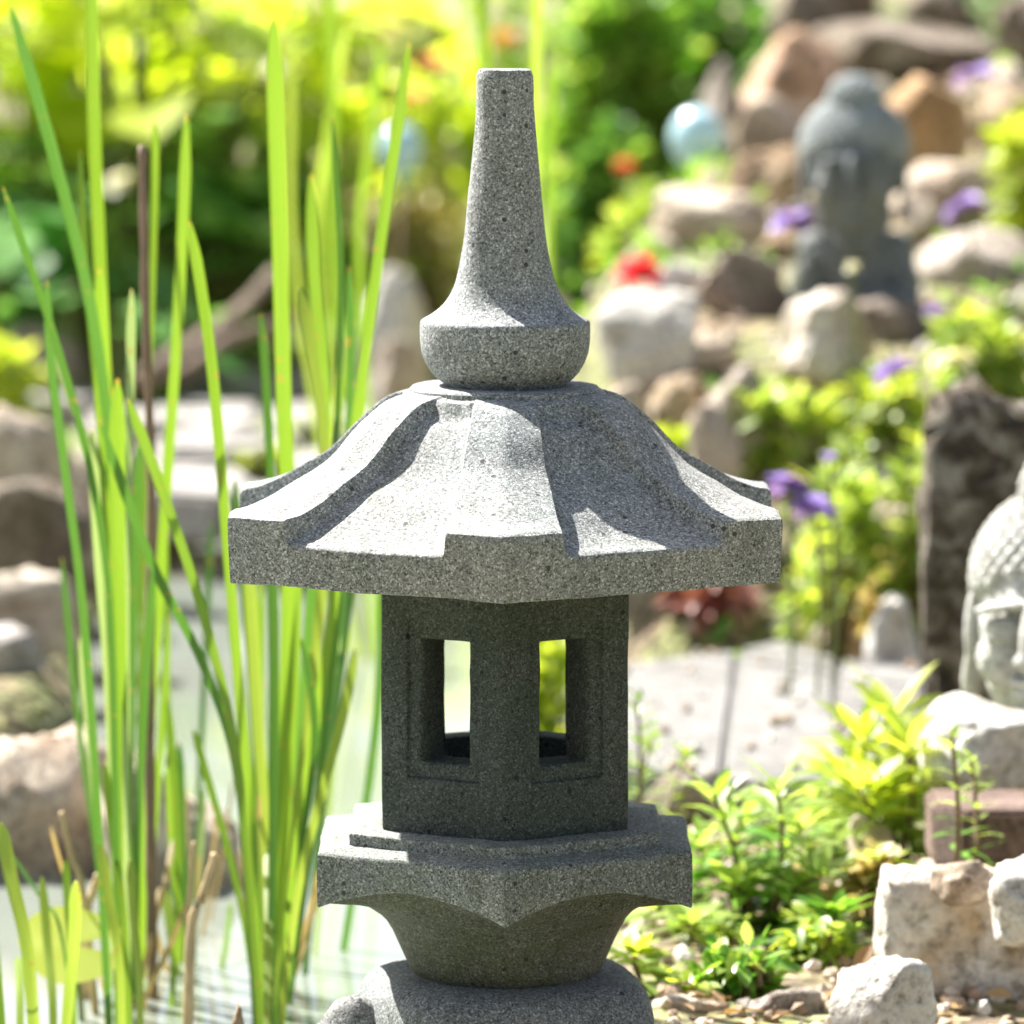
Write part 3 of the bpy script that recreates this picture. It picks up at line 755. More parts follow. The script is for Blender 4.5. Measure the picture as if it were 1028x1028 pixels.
clump('thin reeds far behind the lantern spire', (530, 420), 4.6, [
    ([(540, -40), (538, 60), (536, 200), (534, 430), (530, 800)], 15, Ye, .1),
    ([(484, -30), (486, 60), (490, 300), (500, 800)], 17, Bm, .15),
    ([(556, 60), (552, 200), (545, 800)], 10, Bm, .2),
    ([(330, -30), (334, 100), (336, 300), (400, 800)], 14, Bm, .4),
    ([(384, 40), (370, 150), (362, 300), (400, 800)], 14, Bm, .3),
    ([(292, -30), (292, 100), (300, 300), (380, 800)], 12, Ye, .5),
    ([(350, 20), (330, 130), (320, 300), (390, 800)], 12, Ye, .5),
], name='reed_clump')
# stalks
def stalk(pts, r0, d, mat, label, name='dry_stalk', leafy=False):
    bm = bmesh.new(); W = smoothpts([at(x, y, d) for x, y in pts], 8)
    tube(bm, W, [r0 * (.8 + .4 * i / len(W)) * (1 + .12 * math.sin(i * 1.9)) for i in range(len(W))], 10)
    o = obj(name, bm, M[mat]); return tag(o, label, 'dry stalk', 'dry brown stalks among the reeds')
stalk([(143, 146), (146, 300), (152, 500), (150, 700), (152, 900), (154, 1060)], 5.2 / ppm(3.5), 3.5, 'dry', 'tall upright dark brown stalk with a cut top among the green reeds')
stalk([(216, 857), (205, 895), (192, 935), (188, 1060)], 5 / ppm(3.35), 3.35, 'straw', 'short broken straw-brown stalk, the thicker of two stubs')
stalk([(195, 845), (190, 900), (188, 960), (190, 1060)], 3 / ppm(3.4), 3.4, 'straw', 'thin broken straw stub left of the thicker one')
stalk([(62, 815), (72, 860), (84, 900), (100, 1060)], 3.5 / ppm(3.45), 3.45, 'straw', 'leaning beige stalk behind the young iris shoots')
stalk([(99, 878), (92, 900), (86, 925), (84, 1060)], 5 / ppm(3.5), 3.5, 'straw', 'short pale split stalk above the round yellow leaf')

# ------------------------------------------------------------------ leaves and plants
def leaf(bm, p, dirv, up, L, Wd, droop=.25, fold=.2, shape=0):
    d = dirv.normalized(); s = d.cross(up)
    if s.length < 1e-3: s = d.cross(Vector((1, 0, 0)))
    s.normalize(); u = s.cross(d).normalized()
    prof = [(.0, .06), (.25, .8), (.5, 1.0), (.78, .62), (1.0, .02)] if shape == 0 else [(.0, .25), (.2, .95), (.5, 1.0), (.8, .72), (1.0, .04)]
    rows_ = []
    for t, w in prof:
        c = p + d * (L * t) - Vector((0, 0, 1)) * (droop * L * t * t)
        k = Wd * .5 * w
        rows_.append((bm.verts.new(c - s * k + u * fold * k), bm.verts.new(c), bm.verts.new(c + s * k + u * fold * k)))
    for a, b2 in zip(rows_, rows_[1:]):
        bm.faces.new((a[0], a[1], b2[1], b2[0])); bm.faces.new((a[1], a[2], b2[2], b2[1]))
def rdir(rnd): return Vector((rnd.gauss(0, 1), rnd.gauss(0, 1), rnd.gauss(0, 1))).normalized()
def bush(x0, x1, y0, y1, d, mat, n, L, label, name='leafy_shrub', cat='shrub', group='leafy plants behind the pond', depth=.8, wr=.45, stems=12, ground=True, mat2=None, seed=None, shape=0):
    rnd = random.Random(seed if seed is not None else int(x0 * 3 + y0 * 7 + d * 11))
    c = at((x0 + x1) / 2, (y0 + y1) / 2, d); t = at(c.x * 0 + (x0 + x1) / 2, y0, d); b_ = at((x0 + x1) / 2, y1, d)
    rx = (x1 - x0) / 2 / ppm(d); zt = t.z; gz = terr(c.x, c.y); zb = min(b_.z, gz + .02) if ground else b_.z
    rz = (zt - zb) / 2; cz = (zt + zb) / 2; ry = rx * depth
    r = thing(name, label, cat, (c.x, c.y, gz), group)
    lumps = [(rdir(rnd) * rnd.uniform(.25, .75), rnd.uniform(.3, .55)) for _ in range(14)]
    bms = [bmesh.new(), bmesh.new()]
    for i in range(n):
        lc, lr = lumps[rnd.randrange(14)]
        q = lc + rdir(rnd) * lr * rnd.uniform(.55, 1.05)
        if q.length > 1.05: q = q.normalized() * rnd.uniform(.8, 1.05)
        p = Vector((c.x + q.x * rx, c.y + q.y * ry, cz + q.z * rz))
        if p.z < gz: p.z = gz + rnd.uniform(0, .03)
        dv = (q.normalized() * .7 + rdir(rnd) * .8 + Vector((0, 0, .35)))
        up = (Vector((0, 0, 1)) + rdir(rnd) * .55)
        k = rnd.uniform(.6, 1.2)
        bm = bms[1] if (mat2 and rnd.random() < .35) else bms[0]
        leaf(bm, p, dv, up, L * k, L * wr * k, rnd.uniform(.05, .4), .25, shape)
    for bm, mt in zip(bms, (mat, mat2)):
        if mt and len(bm.faces): pobj('foliage', bm, M[mt], r)
        else: bm.free()
    bm = bmesh.new()
    for _ in range(stems):
        q = rdir(rnd) * rnd.uniform(.3, .8); e = Vector((c.x + q.x * rx, c.y + q.y * ry, cz + abs(q.z) * rz)); s0 = Vector((c.x + q.x * rx * .25, c.y + q.y * ry * .25, gz - .01))
        m_ = (s0 + e) / 2 + Vector((q.x * rx * .1, 0, .02)); w_ = smoothpts([s0, m_, e], 4); tube(bm, w_, [.0035 - .0002 * j for j in range(len(w_))], 6)
    pobj('stem', bm, M['twig'], r)
    return r
def hosta(px, py, d, nl, L, mat, label, name='broad_leaved_plant', hgt=.2, spread=1.0, seed=1, shape=1, wr=.62):
    rnd = random.Random(seed); c = at(px, py, d); gz = terr(c.x, c.y)
    r = thing(name, label, 'perennial plant', (c.x, c.y, gz), 'broad-leaved plants')
    bl = bmesh.new(); bs = bmesh.new()
    for i in range(nl):
        a = rnd.uniform(0, 2 * math.pi); k = rnd.uniform(.25, 1); out = Vector((math.cos(a), math.sin(a), 0))
        h = hgt * (1.05 - .55 * k) * rnd.uniform(.7, 1.15); e = Vector((c.x, c.y, gz)) + out * spread * L * 1.1 * k + Vector((0, 0, h))
        s0 = Vector((c.x, c.y, gz)) + out * .02; w_ = smoothpts([s0, (s0 + e) / 2 + Vector((0, 0, h * .25)), e], 4)
        tube(bs, w_, [.004] * len(w_), 6)
        l = L * rnd.uniform(.65, 1.1)
        leaf(bl, e, out + Vector((0, 0, rnd.uniform(-.1, .5))), Vector((0, 0, 1)) + rdir(rnd) * .25, l, l * wr, rnd.uniform(.2, .6), .18, shape)
    pobj('foliage', bl, M[mat], r); pobj('stem', bs, M['stem'], r)
    return r
# top left: broad leaved dark plants with lime ones on top
hosta(60, 300, 7.3, 70, .17, 'lf_hosta', 'large dark green broad-leaved plant behind the reeds on the far left', hgt=.36, spread=1.5, seed=2)
hosta(190, 300, 7.6, 70, .16, 'lf_hosta', 'dark green broad-leaved plant right of the large one', hgt=.36, spread=1.5, seed=3)
hosta(-40, 260, 7.9, 40, .17, 'lf_dark', 'deep green broad-leaved plant cut by the left picture edge', hgt=.3, spread=1.6, seed=4)
hosta(135, 230, 7.5, 58, .19, 'lf_glow', 'lime-yellow broad-leaved plant glowing above the dark leaves', hgt=.72, spread=1.7, seed=5)
hosta(20, 200, 7.6, 50, .19, 'lf_glow', 'lime-yellow plant in the top left corner', hgt=.74, spread=1.7, seed=6)
hosta(215, 180, 8.7, 26, .1, 'lf_lime', 'light green plant at the top right of the lime-yellow one', hgt=.45, spread=1.5, seed=7)
hosta(100, 330, 6.9, 20, .1, 'lf_hosta', 'low dark green plant in front of the driftwood', hgt=.16, spread=1.5, seed=8)
bush(-40, 45, 340, 410, 6.4, 'lf_yellow', 260, .035, 'small lime groundcover tuft at the left edge above the grey boulder')
# centre top
hosta(250, 240, 7.8, 40, .11, 'lf_glow', 'yellow-green broad-leaved plant behind the wide central reed', hgt=.6, spread=1.8, seed=9)
bush(330, 480, -90, 60, 9.6, 'lf_lime', 500, .06, 'pale lime shrub farthest back at the top, left of the spire', mat2='lf_straw')
bush(60, 260, -100, 40, 9.4, 'lf_glow', 500, .07, 'tall lime shrub farthest back at the top left', mat2='lf_lime')
bush(520, 700, -60, 190, 8.0, 'lf_green', 1300, .05, 'dense green shrub behind the lantern spire', mat2='lf_lime', wr=.6)
bush(650, 800, -90, 130, 8.2, 'lf_dark', 1200, .05, 'dark green shrub at the top, right of the spire', mat2='lf_green', wr=.6)
bush(560, 690, 120, 280, 7.3, 'lf_dark', 800, .045, 'dark low shrub right of the spire above the rocks', mat2='lf_green', wr=.6)
bush(600, 672, 190, 300, 6.4, 'lf_lime', 380, .035, 'lime plant between the spire and the cream boulder', mat2='lf_yellow')
bush(255, 400, -60, 170, 8.6, 'lf_lime', 700, .05, 'pale lime shrub at the top left of the spire', mat2='lf_straw')
bush(385, 500, 20, 200, 8.0, 'lf_glow', 620, .045, 'yellow-green shrub directly left of the spire', mat2='lf_lime')
bush(230, 345, 60, 240, 7.9, 'lf_lime', 560, .045, 'light green shrub behind the wide central reed', mat2='lf_yellow')
bush(375, 480, 170, 265, 7.4, 'lf_straw', 400, .04, 'straw and lime groundcover left of the spire above the boulder', mat2='lf_lime')
bush(440, 600, -80, 60, 9.3, 'lf_lime', 600, .05, 'lime shrub farthest back above the spire tip', mat2='lf_green')
bush(740, 900, -90, 50, 7.9, 'lf_dark', 600, .05, 'dark shrub at the top behind the slim trunk')
bush(890, 1090, -90, 50, 7.9, 'lf_dark', 600, .05, 'dark shrub in the top right behind the rocks')
bush(-150, 10, -60, 150, 9.2, 'lf_green', 600, .05, 'green shrub beyond the left picture edge')
bush(990, 1090, 90, 200, 5.6, 'lf_yellow', 240, .035, 'lime plant at the right edge beside the long light stone')
# yellow green bank right of the roof
for a in [(735, 850, 385, 470, 4.95, 'lf_lime', 'bright lime plant immediately right of the lantern roof'), (820, 960, 365, 450, 5.0, 'lf_yellow', 'yellow-lime plant below the seated statue'),
          (930, 1060, 310, 400, 5.05, 'lf_lime', 'pale lime plant at the right edge below the grey boulder'), (770, 900, 440, 570, 4.6, 'lf_lime', 'lime plant behind the purple flowers'),
          (880, 970, 420, 560, 4.6, 'lf_lime', 'loose lime plant left of the tall dark rock')]:
    bush(*a[:6], 330, .026, a[6], name='groundcover_plant', cat='plant', group='lime plants on the rockery', mat2='lf_yellow' if a[5] == 'lf_lime' else 'lf_lime', stems=8)
bush(640, 700, 640, 672, 4.95, 'lf_yellow', 160, .02, 'low moss-green tuft behind the first paving slab', name='groundcover_plant', cat='plant')
bush(668, 748, 582, 660, 4.75, 'lf_red', 190, .03, 'dark red leafy rosette right of the lantern under its roof', name='red_leaved_plant', cat='plant')
bush(520, 592, 600, 742, 4.45, 'lf_yellow', 300, .03, 'yellow-lime tuft seen through the right window of the lantern', name='groundcover_plant', cat='plant')
bush(840, 925, 560, 620, 4.7, 'lf_straw', 160, .03, 'dry straw tuft between the beige stones and the tall rock', name='groundcover_plant', cat='plant')
bush(225, 330, 455, 480, 6.1, 'lf_yellow', 160, .02, 'yellow-green moss tuft between the flat stones', name='groundcover_plant', cat='plant')
bush(230, 420, 425, 440, 6.5, 'lf_lime', 160, .02, 'thin green moss line between the far flat stones', name='groundcover_plant', cat='plant')
# stemmed plants, lower right
def stemplant(px, py, d, stems, label, mat, mat2, L, seed, wr=.22, name='lance_leaved_plant'):
    rnd = random.Random(seed); c = at(px, py, d); gz = terr(c.x, c.y)
    r = thing(name, label, 'leafy plant', (c.x, c.y, gz), 'lance-leaved plants right of the lantern')
    bl = [bmesh.new(), bmesh.new()]; bs = bmesh.new()
    for sx, sy in stems:
        e = at(sx, sy, d + rnd.uniform(-.08, .08)); s0 = Vector((c.x + (e.x - c.x) * .3, c.y + rnd.uniform(-.02, .02), gz - .01))
        w_ = smoothpts([s0, (s0 + e) / 2 + Vector((rnd.uniform(-.01, .01), 0, .01)), e], 8); tube(bs, w_, [.0022 - .00006 * j for j in range(len(w_))], 6)
        nl = 26; 
        for i in range(nl):
            t = .25 + .75 * (i / (nl - 1)) ** .8; p = w_[min(int(t * (len(w_) - 1)), len(w_) - 1)]
            a = i * 2.4 + rnd.uniform(-.3, .3); out = Vector((math.cos(a), math.sin(a), .25 + .9 * t ** 3))
            l = L * rnd.uniform(.7, 1.15) * (1.1 - .35 * t)
            leaf(bl[0] if t > .6 else bl[1], p, out, Vector((0, 0, 1)) + rdir(rnd) * .3, l, l * wr, rnd.uniform(.1, .5), .2)
    pobj('foliage', bl[0], M[mat], r); pobj('foliage', bl[1], M[mat2], r); pobj('stem', bs, M['twig'], r)
stemplant(765, 1010, 3.5, [(715, 795), (745, 820), (780, 790), (805, 830), (770, 880), (735, 890), (825, 880), (700, 850)], 'bushy lance-leaved plant standing right of the lantern platform', 'lf_lime', 'lf_green', .055, 21)
stemplant(700, 1010, 3.45, [(660, 900), (690, 930), (720, 950), (745, 940)], 'low glossy-leaved plant at the foot of the lantern bowl, right side', 'lf_lime', 'lf_lime', .04, 22, wr=.35)
stemplant(800, 1010, 3.42, [(790, 930), (820, 950), (765, 960), (840, 920)], 'low darker green plant beside the chalk-white block', 'lf_green', 'lf_green', .042, 23, wr=.35)
stemplant(890, 900, 3.65, [(868, 735), (900, 712), (912, 745), (860, 790), (890, 800), (845, 770), (915, 800)], 'lush yellow-green lance-leaved plant left of the pale rounded rock', 'lf_yellow', 'lf_lime', .075, 24, wr=.2)
stemplant(950, 800, 3.4, [(955, 735), (975, 760)], 'single slender sprig in front of the pale rounded rock', 'lf_lime', 'lf_green', .03, 25)
stemplant(660, 1035, 3.25, [(640, 955), (665, 985), (690, 1000)], 'small pale-leaved sprout at the lantern base, right side', 'lf_yellow', 'lf_lime', .03, 26, wr=.4)
stemplant(850, 880, 3.7, [(815, 800), (840, 830), (870, 845)], 'leafy sprout between the two larger lance-leaved plants', 'lf_lime', 'lf_lime', .05, 27, wr=.25)
stemplant(640, 800, 3.75, [(640, 700), (655, 740), (690, 760)], 'thin sprout in front of the first paving slab, right of the chamber', 'lf_low', 'lf_low', .03, 28, wr=.2)
for a in [(690, 790, 965, 1035, 3.25, 'lf_green', 'low green creeping plant at the bottom edge right of the lantern base'), (780, 860, 940, 1000, 3.35, 'lf_lime', 'small lime creeping plant behind the chalk-white block'),
          (640, 700, 850, 930, 3.6, 'lf_lime', 'fresh lime tuft beside the right corner of the platform'), (855, 900, 850, 910, 3.5, 'lf_straw', 'dry straw-coloured tuft left of the tan block')]:
    bush(*a[:6], 260, .018, a[6], name='groundcover_plant', cat='plant', group='small plants right of the lantern', mat2='lf_lime' if a[5] != 'lf_lime' else 'lf_yellow', stems=6)
# round yellow lily leaf
bm = bmesh.new(); c = at(72, 948, 3.42)
ring = []
cv = bm.verts.new(c)
for i in range(40):
    a = .3 + 5.8 * i / 39; rr = .035 * (1 + .03 * math.sin(a * 3))
    ring.append(bm.verts.new(c + Vector((math.cos(a) * rr, -.012 * math.cos(a) + math.sin(a) * rr * .55, math.sin(a) * rr * .6 + .001 * math.sin(a * 4)))))
for a, b_ in zip(ring, ring[1:]): bm.faces.new((cv, a, b_))
lp = thing('lily_leaf', 'round yellow lily leaf raised over the water behind the young iris shoots', 'leaf', (c.x, c.y, -.03))
pobj('leaf', bm, M['lf_yellow'], lp)
bm = bmesh.new(); tube(bm, smoothpts([c + Vector((0, .004, -.001)), c + Vector((.005, .01, -.05)), Vector((c.x, c.y, -.08))], 5), [.002] * 11, 6); pobj('stem', bm, M['stem'], lp)

# flowers
def flower(px, py, d, rpx, mat, label, petals=15, ground=None, lean=0):
    rnd = random.Random(int(px * 13 + py)); c = at(px, py, d); rr = rpx / ppm(d)
    g0 = Vector((c.x + lean, c.y + .01, terr(c.x, c.y) - .01))
    r = thing('garden_flower', label, 'flower', (g0.x, g0.y, g0.z), 'flowers in the garden')
    bm = bmesh.new()
    for k in range(petals):
        a = 2 * math.pi * k / petals + rnd.uniform(-.2, .2); el = rnd.uniform(-.5, .9)
        dv = Vector((math.cos(a), math.sin(a), el)); leaf(bm, c, dv, Vector((0, 0, 1)) + rdir(rnd) * .3, rr * rnd.uniform(.9, 1.2), rr * .75, rnd.uniform(.0, .5), .25, 1)
    pobj('petals', bm, M[mat], r)
    bm = bmesh.new(); w_ = smoothpts([g0, (g0 + c) / 2 + Vector((.006, 0, 0)), c], 6); tube(bm, w_, [.0018] * len(w_), 6); pobj('stem', bm, M['stem'], r)
for a in [(790, 484, 4.3, 23, 'purple', 'left of two purple flowers beside the right roof corner of the lantern'), (818, 507, 4.3, 26, 'purple', 'right of two purple flowers beside the right roof corner of the lantern'),
          (833, 458, 4.35, 9, 'purple', 'small purple bud above the pair of purple flowers'), (903, 374, 4.9, 30, 'purple', 'broad violet flower in the lime plants below the seated statue'),
          (797, 222, 5.2, 24, 'purple', 'violet flower at the left shoulder of the seated statue'), (970, 209, 5.4, 26, 'purple', 'violet flower right of the seated statue on the long stone'),
          (979, 77, 5.8, 25, 'purple', 'violet flower at the upper right beside the ochre boulder'), (938, 314, 5.2, 12, 'purple', 'small dark violet flower right of the statue foot'),
          (640, 272, 5.3, 26, 'redp', 'crimson flower left of the cream boulder'), (432, 62, 7.4, 22, 'pinkp', 'coral pink flower left of the spire tip'),
          (508, 38, 7.6, 15, 'orangep', 'orange-red flower above the spire tip'), (415, 95, 7.3, 14, 'pinkp', 'paler coral flower under the first coral one'),
          (626, 166, 6.9, 13, 'orangep', 'rusty orange flower in the dark shrub'), (960, 358, 4.9, 19, 'whitep', 'round white flower at the right among lime plants'),
          (275, 70, 7.2, 16, 'whitep', 'white flower in the shrub behind the wide reed'), (378, 60, 7.4, 17, 'whitep', 'white flower left of the coral flowers'), (330, 160, 7.2, 15, 'whitep', 'white flower behind the central reeds'),
          (452, 155, 7.4, 15, 'whitep', 'white flower left of the spire middle'), (12, 88, 7.3, 30, 'whitep', 'large white flower at the left edge near the top'), (120, 182, 7.0, 16, 'whitep', 'white flower right behind the brown stalk top'),
          (855, 268, 4.9, 9, 'whitep', 'tiny cream flower in front of the statue chest')]:
    flower(*a)
# blue glazed garden balls
def ball(px, py, d, rpx, label):
    c = at(px, py, d); rr = rpx / ppm(d); gz = terr(c.x, c.y)
    r = thing('garden_ball', label, 'garden ornament', (c.x, c.y, gz), 'blue garden balls on stakes')
    pr_ = [(max(.0005, rr * math.sin(t)), c.z + rr * 1.15 * math.cos(t)) for t in [math.pi * i / 24 for i in range(24)]] + [(rr * .22, c.z - rr * 1.15), (rr * .22, c.z - rr * 1.5)]
    bm = lathe(pr_, 40); bmesh.ops.translate(bm, verts=bm.verts, vec=(c.x, c.y, 0)); pobj('ball', bm, M['blue_glass'], r)
    bm = bmesh.new(); tube(bm, [Vector((c.x, c.y, gz - .02)), Vector((c.x, c.y, c.z - rr * 1.2))], [.004, .004], 8); pobj('stake', bm, M['twig'], r)
ball(700, 140, 6.3, 28, 'pale blue glazed ball right of the spire, in front of the dark shrub')
ball(402, 150, 7.0, 22, 'pale blue ball left of the spire among the yellow shrubs')

# ------------------------------------------------------------------ statues
def ell(bm, c, r, seg=20, rot=None):
    m_ = Matrix.Translation(c) @ (rot.to_matrix().to_4x4() if rot else Matrix.Identity(4)) @ Matrix.Diagonal((*r, 1))
    nv = max(6, seg // 2)
    top = bm.verts.new(m_ @ Vector((0, 0, 1))); bot = bm.verts.new(m_ @ Vector((0, 0, -1))); rg = []
    for j in range(1, nv):
        t = math.pi * j / nv
        rg.append([bm.verts.new(m_ @ Vector((math.sin(t) * math.cos(2 * math.pi * i / seg), math.sin(t) * math.sin(2 * math.pi * i / seg), math.cos(t)))) for i in range(seg)])
    for i in range(seg):
        k = (i + 1) % seg
        bm.faces.new((top, rg[0][i], rg[0][k])); bm.faces.new((bot, rg[-1][k], rg[-1][i]))
        for p, q in zip(rg, rg[1:]): bm.faces.new((p[i], q[i], q[k], p[k]))
def head_parts(curl=.045, ncurl=420):
    sk = bmesh.new(); V = Vector
    ell(sk, V((0, .02, 0)), (.355, .355, .47)); ell(sk, V((0, -.06, -.17)), (.315, .26, .33))
    ell(sk, V((0, -.235, -.37)), (.12, .115, .09))                                   # chin
    for s in (-1, 1):
        ell(sk, V((s * .16, -.24, -.13)), (.13, .12, .14))                         # cheek
        ell(sk, V((s * .15, -.345, .095)), (.125, .06, .026), rot=Euler((0, s * .18, 0)))   # brow
        ell(sk, V((s * .15, -.315, .0)), (.1, .06, .055)); ell(sk, V((s * .15, -.325, -.035)), (.095, .062, .012))                      # closed eyelid
        ell(sk, V((s * .39, .02, -.06)), (.04, .1, .2)); ell(sk, V((s * .40, .0, -.27)), (.04, .06, .14))   # ear, long lobe
        ell(sk, V((s * .045, -.4, -.125)), (.04, .045, .03))
    ell(sk, V((0, -.4, -.02)), (.045, .085, .17), rot=Euler((-.22, 0, 0)))       # nose
    ell(sk, V((0, -.44, -.115)), (.06, .06, .045))
    ell(sk, V((0, -.36, -.215)), (.11, .07, .025)); ell(sk, V((0, -.352, -.268)), (.09, .065, .03))   # lips
    ell(sk, V((0, .06, -.52)), (.2, .2, .25))                                    # neck
    hr = bmesh.new()
    ell(hr, V((0, .12, .17)), (.405, .40, .38), 32); ell(hr, V((0, .08, .55)), (.19, .2, .17), 24)
    gr = math.pi * (3 - 5 ** .5)
    for i in range(ncurl):
        z = 1 - 2 * (i + .5) / ncurl; rr = math.sqrt(1 - z * z); a = gr * i
        p = V((rr * math.cos(a), rr * math.sin(a), z))
        q = V((p.x * .405, .12 + p.y * .40, .17 + p.z * .38))
        if q.y < .02 and q.z < .24 - abs(q.x) * .3: continue
        if q.z < -.3: continue
        if q.y < .12 and q.z < .0: continue
        if (q.x ** 2 + (q.y - .08) ** 2) < .17 ** 2 and q.z > .4: continue
        ell(hr, q, (curl,) * 3, 8)
    for i in range(60):
        z = 1 - 1.1 * (i + .5) / 60; rr = math.sqrt(max(0, 1 - z * z)); a = gr * i
        ell(hr, V((rr * math.cos(a) * .19, .08 + rr * math.sin(a) * .2, .55 + z * .17)), (curl * .85,) * 3, 8)
    return sk, hr
def place(bm, s, loc, rz, rx=0):
    m_ = Matrix.Translation(loc) @ Matrix.Rotation(rz, 4, 'Z') @ Matrix.Rotation(rx, 4, 'X') @ Matrix.Scale(s, 4)
    bmesh.ops.transform(bm, matrix=m_, verts=bm.verts)
def fuse(o, vox):
    m_ = o.modifiers.new('fuse', 'REMESH'); m_.mode = 'VOXEL'; m_.voxel_size = vox; m_.use_smooth_shade = True
    s_ = o.modifiers.new('soft', 'SMOOTH'); s_.factor = .5; s_.iterations = 3
# grey seated statue in the rockery
d = 5.35; foot = at(860, 312, d); pm = 1 / ppm(d)
gs = thing('seated_statue', 'dark grey stone statue of a seated robed figure with a topknot on the rockery', 'statue', (foot.x, foot.y, foot.z))
sk, hr = head_parts()
hs = 127 * pm; hc = at(857, 170, d)
ell(sk, Vector((0, .14, -.36)), (.31, .2, .3)); place(sk, hs, hc, R(-6)); place(hr, hs, hc, R(-6))
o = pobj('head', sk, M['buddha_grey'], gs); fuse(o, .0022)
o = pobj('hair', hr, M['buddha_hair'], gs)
bd = bmesh.new(); V = Vector
b0 = foot + V((0, .03, 0))
ell(bd, b0 + V((0, .0, 42 * pm)), (44 * pm, 30 * pm, 46 * pm)); 
for s in (-1, 1):
    ell(bd, b0 + V((s * 38 * pm, 0, 56 * pm)), (24 * pm, 22 * pm, 24 * pm)); ell(bd, b0 + V((s * 50 * pm, -8 * pm, 28 * pm)), (16 * pm, 20 * pm, 34 * pm), rot=Euler((0, s * -.2, 0)))
    ell(bd, b0 + V((s * 26 * pm, -28 * pm, 12 * pm)), (28 * pm, 11 * pm, 10 * pm)); ell(bd, b0 + V((s * 40 * pm, -20 * pm, 3 * pm)), (30 * pm, 30 * pm, 13 * pm))
ell(bd, b0 + V((0, -30 * pm, 2 * pm)), (44 * pm, 20 * pm, 11 * pm)); ell(bd, b0 + V((0, -6 * pm, 78 * pm)), (20 * pm, 18 * pm, 16 * pm))
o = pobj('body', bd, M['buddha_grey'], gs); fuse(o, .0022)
bd = bmesh.new()
w_ = smoothpts([b0 + V((-44 * pm, -18 * pm, 62 * pm)), b0 + V((-20 * pm, -31 * pm, 44 * pm)), b0 + V((15 * pm, -32 * pm, 26 * pm)), b0 + V((45 * pm, -24 * pm, 12 * pm))], 6); tube(bd, w_, [.0045] * len(w_), 8)
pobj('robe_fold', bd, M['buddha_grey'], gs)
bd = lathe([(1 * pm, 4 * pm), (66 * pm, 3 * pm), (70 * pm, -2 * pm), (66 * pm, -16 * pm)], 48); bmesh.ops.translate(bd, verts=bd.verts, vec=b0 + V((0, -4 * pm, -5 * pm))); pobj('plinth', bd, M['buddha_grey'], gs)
# white head in the right foreground
d = 3.72; hc = at(1066, 624, d); s_ = 240 / ppm(d)
ws = thing('head_sculpture', 'white weathered stone head with curly knobbed hair on the pale rock at the right edge', 'statue', (hc.x, hc.y, hc.z - s_ * .6))
sk, hr = head_parts(curl=.036, ncurl=620)
place(sk, s_, hc, R(-24)); place(hr, s_, hc, R(-24))
o = pobj('face', sk, M['buddha_white'], ws); fuse(o, .0012)
pobj('hair', hr, M['buddha_white'], ws)

# ------------------------------------------------------------------ gravel and litter (uncountable)
rnd = random.Random(5); bm = bmesh.new()
proto = []
for s in range(5):
    b2 = bmesh.new(); bmesh.ops.create_icosphere(b2, subdivisions=1, radius=1)
    proto.append([(v.co * (1 + .3 * noise.noise(v.co * 1.5 + Vector((s * 9,) * 3)))).copy() for v in b2.verts]); fc = [[v.index for v in f.verts] for f in b2.faces]; b2.free()
cnt = 0
while cnt < 3800:
    y = rnd.uniform(-.35, 3.6); x = rnd.uniform(-.1, 1.1) if y < 2.4 else rnd.uniform(-.9, 1.1)
    if sd(x, y) < .0: continue
    if math.hypot(x, y) < .09: continue
    k = rnd.uniform(.003, .009) * (1 + .12 * max(0, y)); z = terr(x, y); rot = Euler((rnd.uniform(0, 6), rnd.uniform(0, 6), rnd.uniform(0, 6))).to_matrix()
    pts = rnd.choice(proto); vs = [bm.verts.new(rot @ Vector((p.x * k, p.y * k * .8, p.z * k * .6)) + Vector((x, y, z + k * .15))) for p in pts]
    for f in fc: bm.faces.new([vs[i] for i in f])
    cnt += 1
m, nt, b = newmat('gravel'); g = N(nt, 'ShaderNodeNewGeometry')
r = ramp(nt, g.outputs['Random Per Island'], [(0, (.16, .1, .06)), (.3, (.42, .32, .22)), (.6, (.6, .53, .45)), (.85, (.68, .65, .6)), (1, (.5, .3, .18))])
nt.links.new(r.outputs[0], b.inputs['Base Color']); b.inputs['Roughness'].default_value = .7
for _ in range(900):
    y = rnd.uniform(-.25, .7); x = rnd.uniform(.06, .42) + max(0, y) * .12
    if sd(x, y) < .0: continue
    k = rnd.uniform(.0015, .0065); z = terr(x, y); rot = Euler((rnd.uniform(0, 6), rnd.uniform(0, 6), 0)).to_matrix()
    pts = rnd.choice(proto); vs = [bm.verts.new(rot @ (q * k) + Vector((x, y, z + k * .3))) for q in pts]
    for f in fc: bm.faces.new([vs[i] for i in f])
for _ in range(45):
    p = gp(rnd.uniform(600, 925), rnd.uniform(665, 785), .03); k = rnd.uniform(.0015, .006); rot = Euler((rnd.uniform(0, 6), rnd.uniform(0, 6), 0)).to_matrix()
    pts = rnd.choice(proto); vs = [bm.verts.new(rot @ (q * k) + Vector((p.x, p.y, .031 + k * .4))) for q in pts]
    for f in fc: bm.faces.new([vs[i] for i in f])
tag(obj('gravel', bm, m, None, False), 'mixed brown and cream gravel scattered between the plants and rocks', 'gravel', kind='stuff')
bm = bmesh.new(); cnt = 0
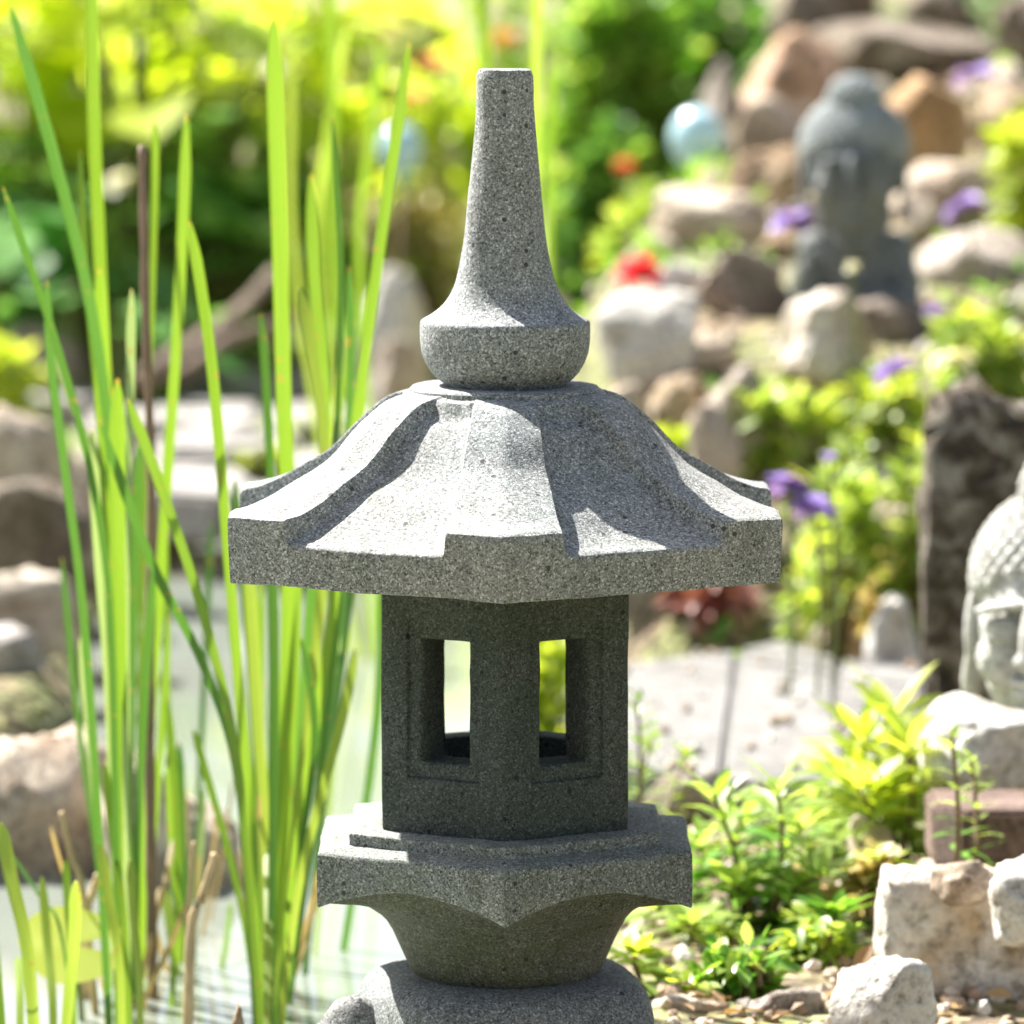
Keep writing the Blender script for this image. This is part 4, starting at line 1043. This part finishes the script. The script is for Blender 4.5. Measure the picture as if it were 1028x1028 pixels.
while cnt < 6500:
    y = rnd.uniform(-.2, 6.5); x = rnd.uniform(-2.2, 1.6)
    s = sd(x, y)
    if s < .02: continue
    if x > 0 and y > 3.4 and rnd.random() < .8: continue
    if noise.noise(Vector((x * 2.2, y * 2.2, 7))) < -.02 and y < 3.2: continue
    z = terr(x, y)
    leaf(bm, Vector((x, y, z)), Vector((rnd.gauss(0, .5), rnd.gauss(0, .5), .8)), Vector((0, 1, .3)) + rdir(rnd) * .5, rnd.uniform(.015, .035) * (1 + .12 * max(0, y)), rnd.uniform(.004, .012), .2, .2)
    cnt += 1
tag(obj('ground_cover', bm, M['lf_green']), 'low green ground cover sprouting between stones', 'ground cover', kind='stuff')

M['litter'] = leafmat('dry_leaf_litter', (.16, .09, .04), (.5, .33, .16), .2, .6)
bm = bmesh.new()
for _ in range(900):
    y = rnd.uniform(-.25, 1.6); x = rnd.uniform(.07, .5) + max(0, y) * .15
    if sd(x, y) < .01: continue
    leaf(bm, Vector((x, y, terr(x, y) + rnd.uniform(.002, .008))), Vector((rnd.gauss(0, 1), rnd.gauss(0, 1), rnd.uniform(-.1, .3))), Vector((0, 0, 1)) + rdir(rnd) * .4, rnd.uniform(.008, .024), rnd.uniform(.004, .011), .1, .3)
tag(obj('leaf_litter', bm, M['litter']), 'brown dry leaf litter on the soil right of the lantern', 'leaf litter', kind='stuff')
# ------------------------------------------------------------------ light
w = bpy.data.worlds.new('World'); S.world = w; w.use_nodes = True
nt = w.node_tree; bg = nt.nodes['Background']
sky = nt.nodes.new('ShaderNodeTexSky'); sky.sky_type = 'NISHITA'; sky.sun_disc = False
EL, AZ = 48, -44                                 # sun behind left
sky.sun_elevation = R(EL); sky.sun_rotation = R(AZ); sky.air_density = 1; sky.dust_density = 2.5; sky.ozone_density = 1
hs_ = nt.nodes.new('ShaderNodeHueSaturation'); hs_.inputs['Saturation'].default_value = .6
nt.links.new(sky.outputs[0], hs_.inputs['Color']); nt.links.new(hs_.outputs[0], bg.inputs[0]); bg.inputs[1].default_value = .05
L = bpy.data.lights.new('Sun', 'SUN'); L.energy = 5.0; L.angle = R(.6); L.color = (1, .95, .87)
lo = bpy.data.objects.new('Sun', L); COL.objects.link(lo)
sdir = Vector((math.sin(R(AZ)) * math.cos(R(EL)), math.cos(R(AZ)) * math.cos(R(EL)), math.sin(R(EL))))
lo.rotation_euler = sdir.to_track_quat('Z', 'Y').to_euler(); lo.location = sdir * 5
S.view_settings.view_transform = 'Standard'; S.view_settings.look = 'None'; S.view_settings.exposure = 1.92; S.view_settings.gamma = 1
cam = bpy.data.cameras.new('Camera'); co = bpy.data.objects.new('Camera', cam); COL.objects.link(co); S.camera = co
co.location = CAM; co.rotation_euler = (R(90) - PITCH, 0, 0)
cam.sensor_width = 36; cam.lens = 36 * F / 1028; cam.clip_start = .05; cam.clip_end = 400
cam.dof.use_dof = True; cam.dof.focus_distance = D0 - .09; cam.dof.aperture_fstop = 8.6; cam.dof.aperture_blades = 0
S.render.resolution_x = 1024; S.render.resolution_y = 1024
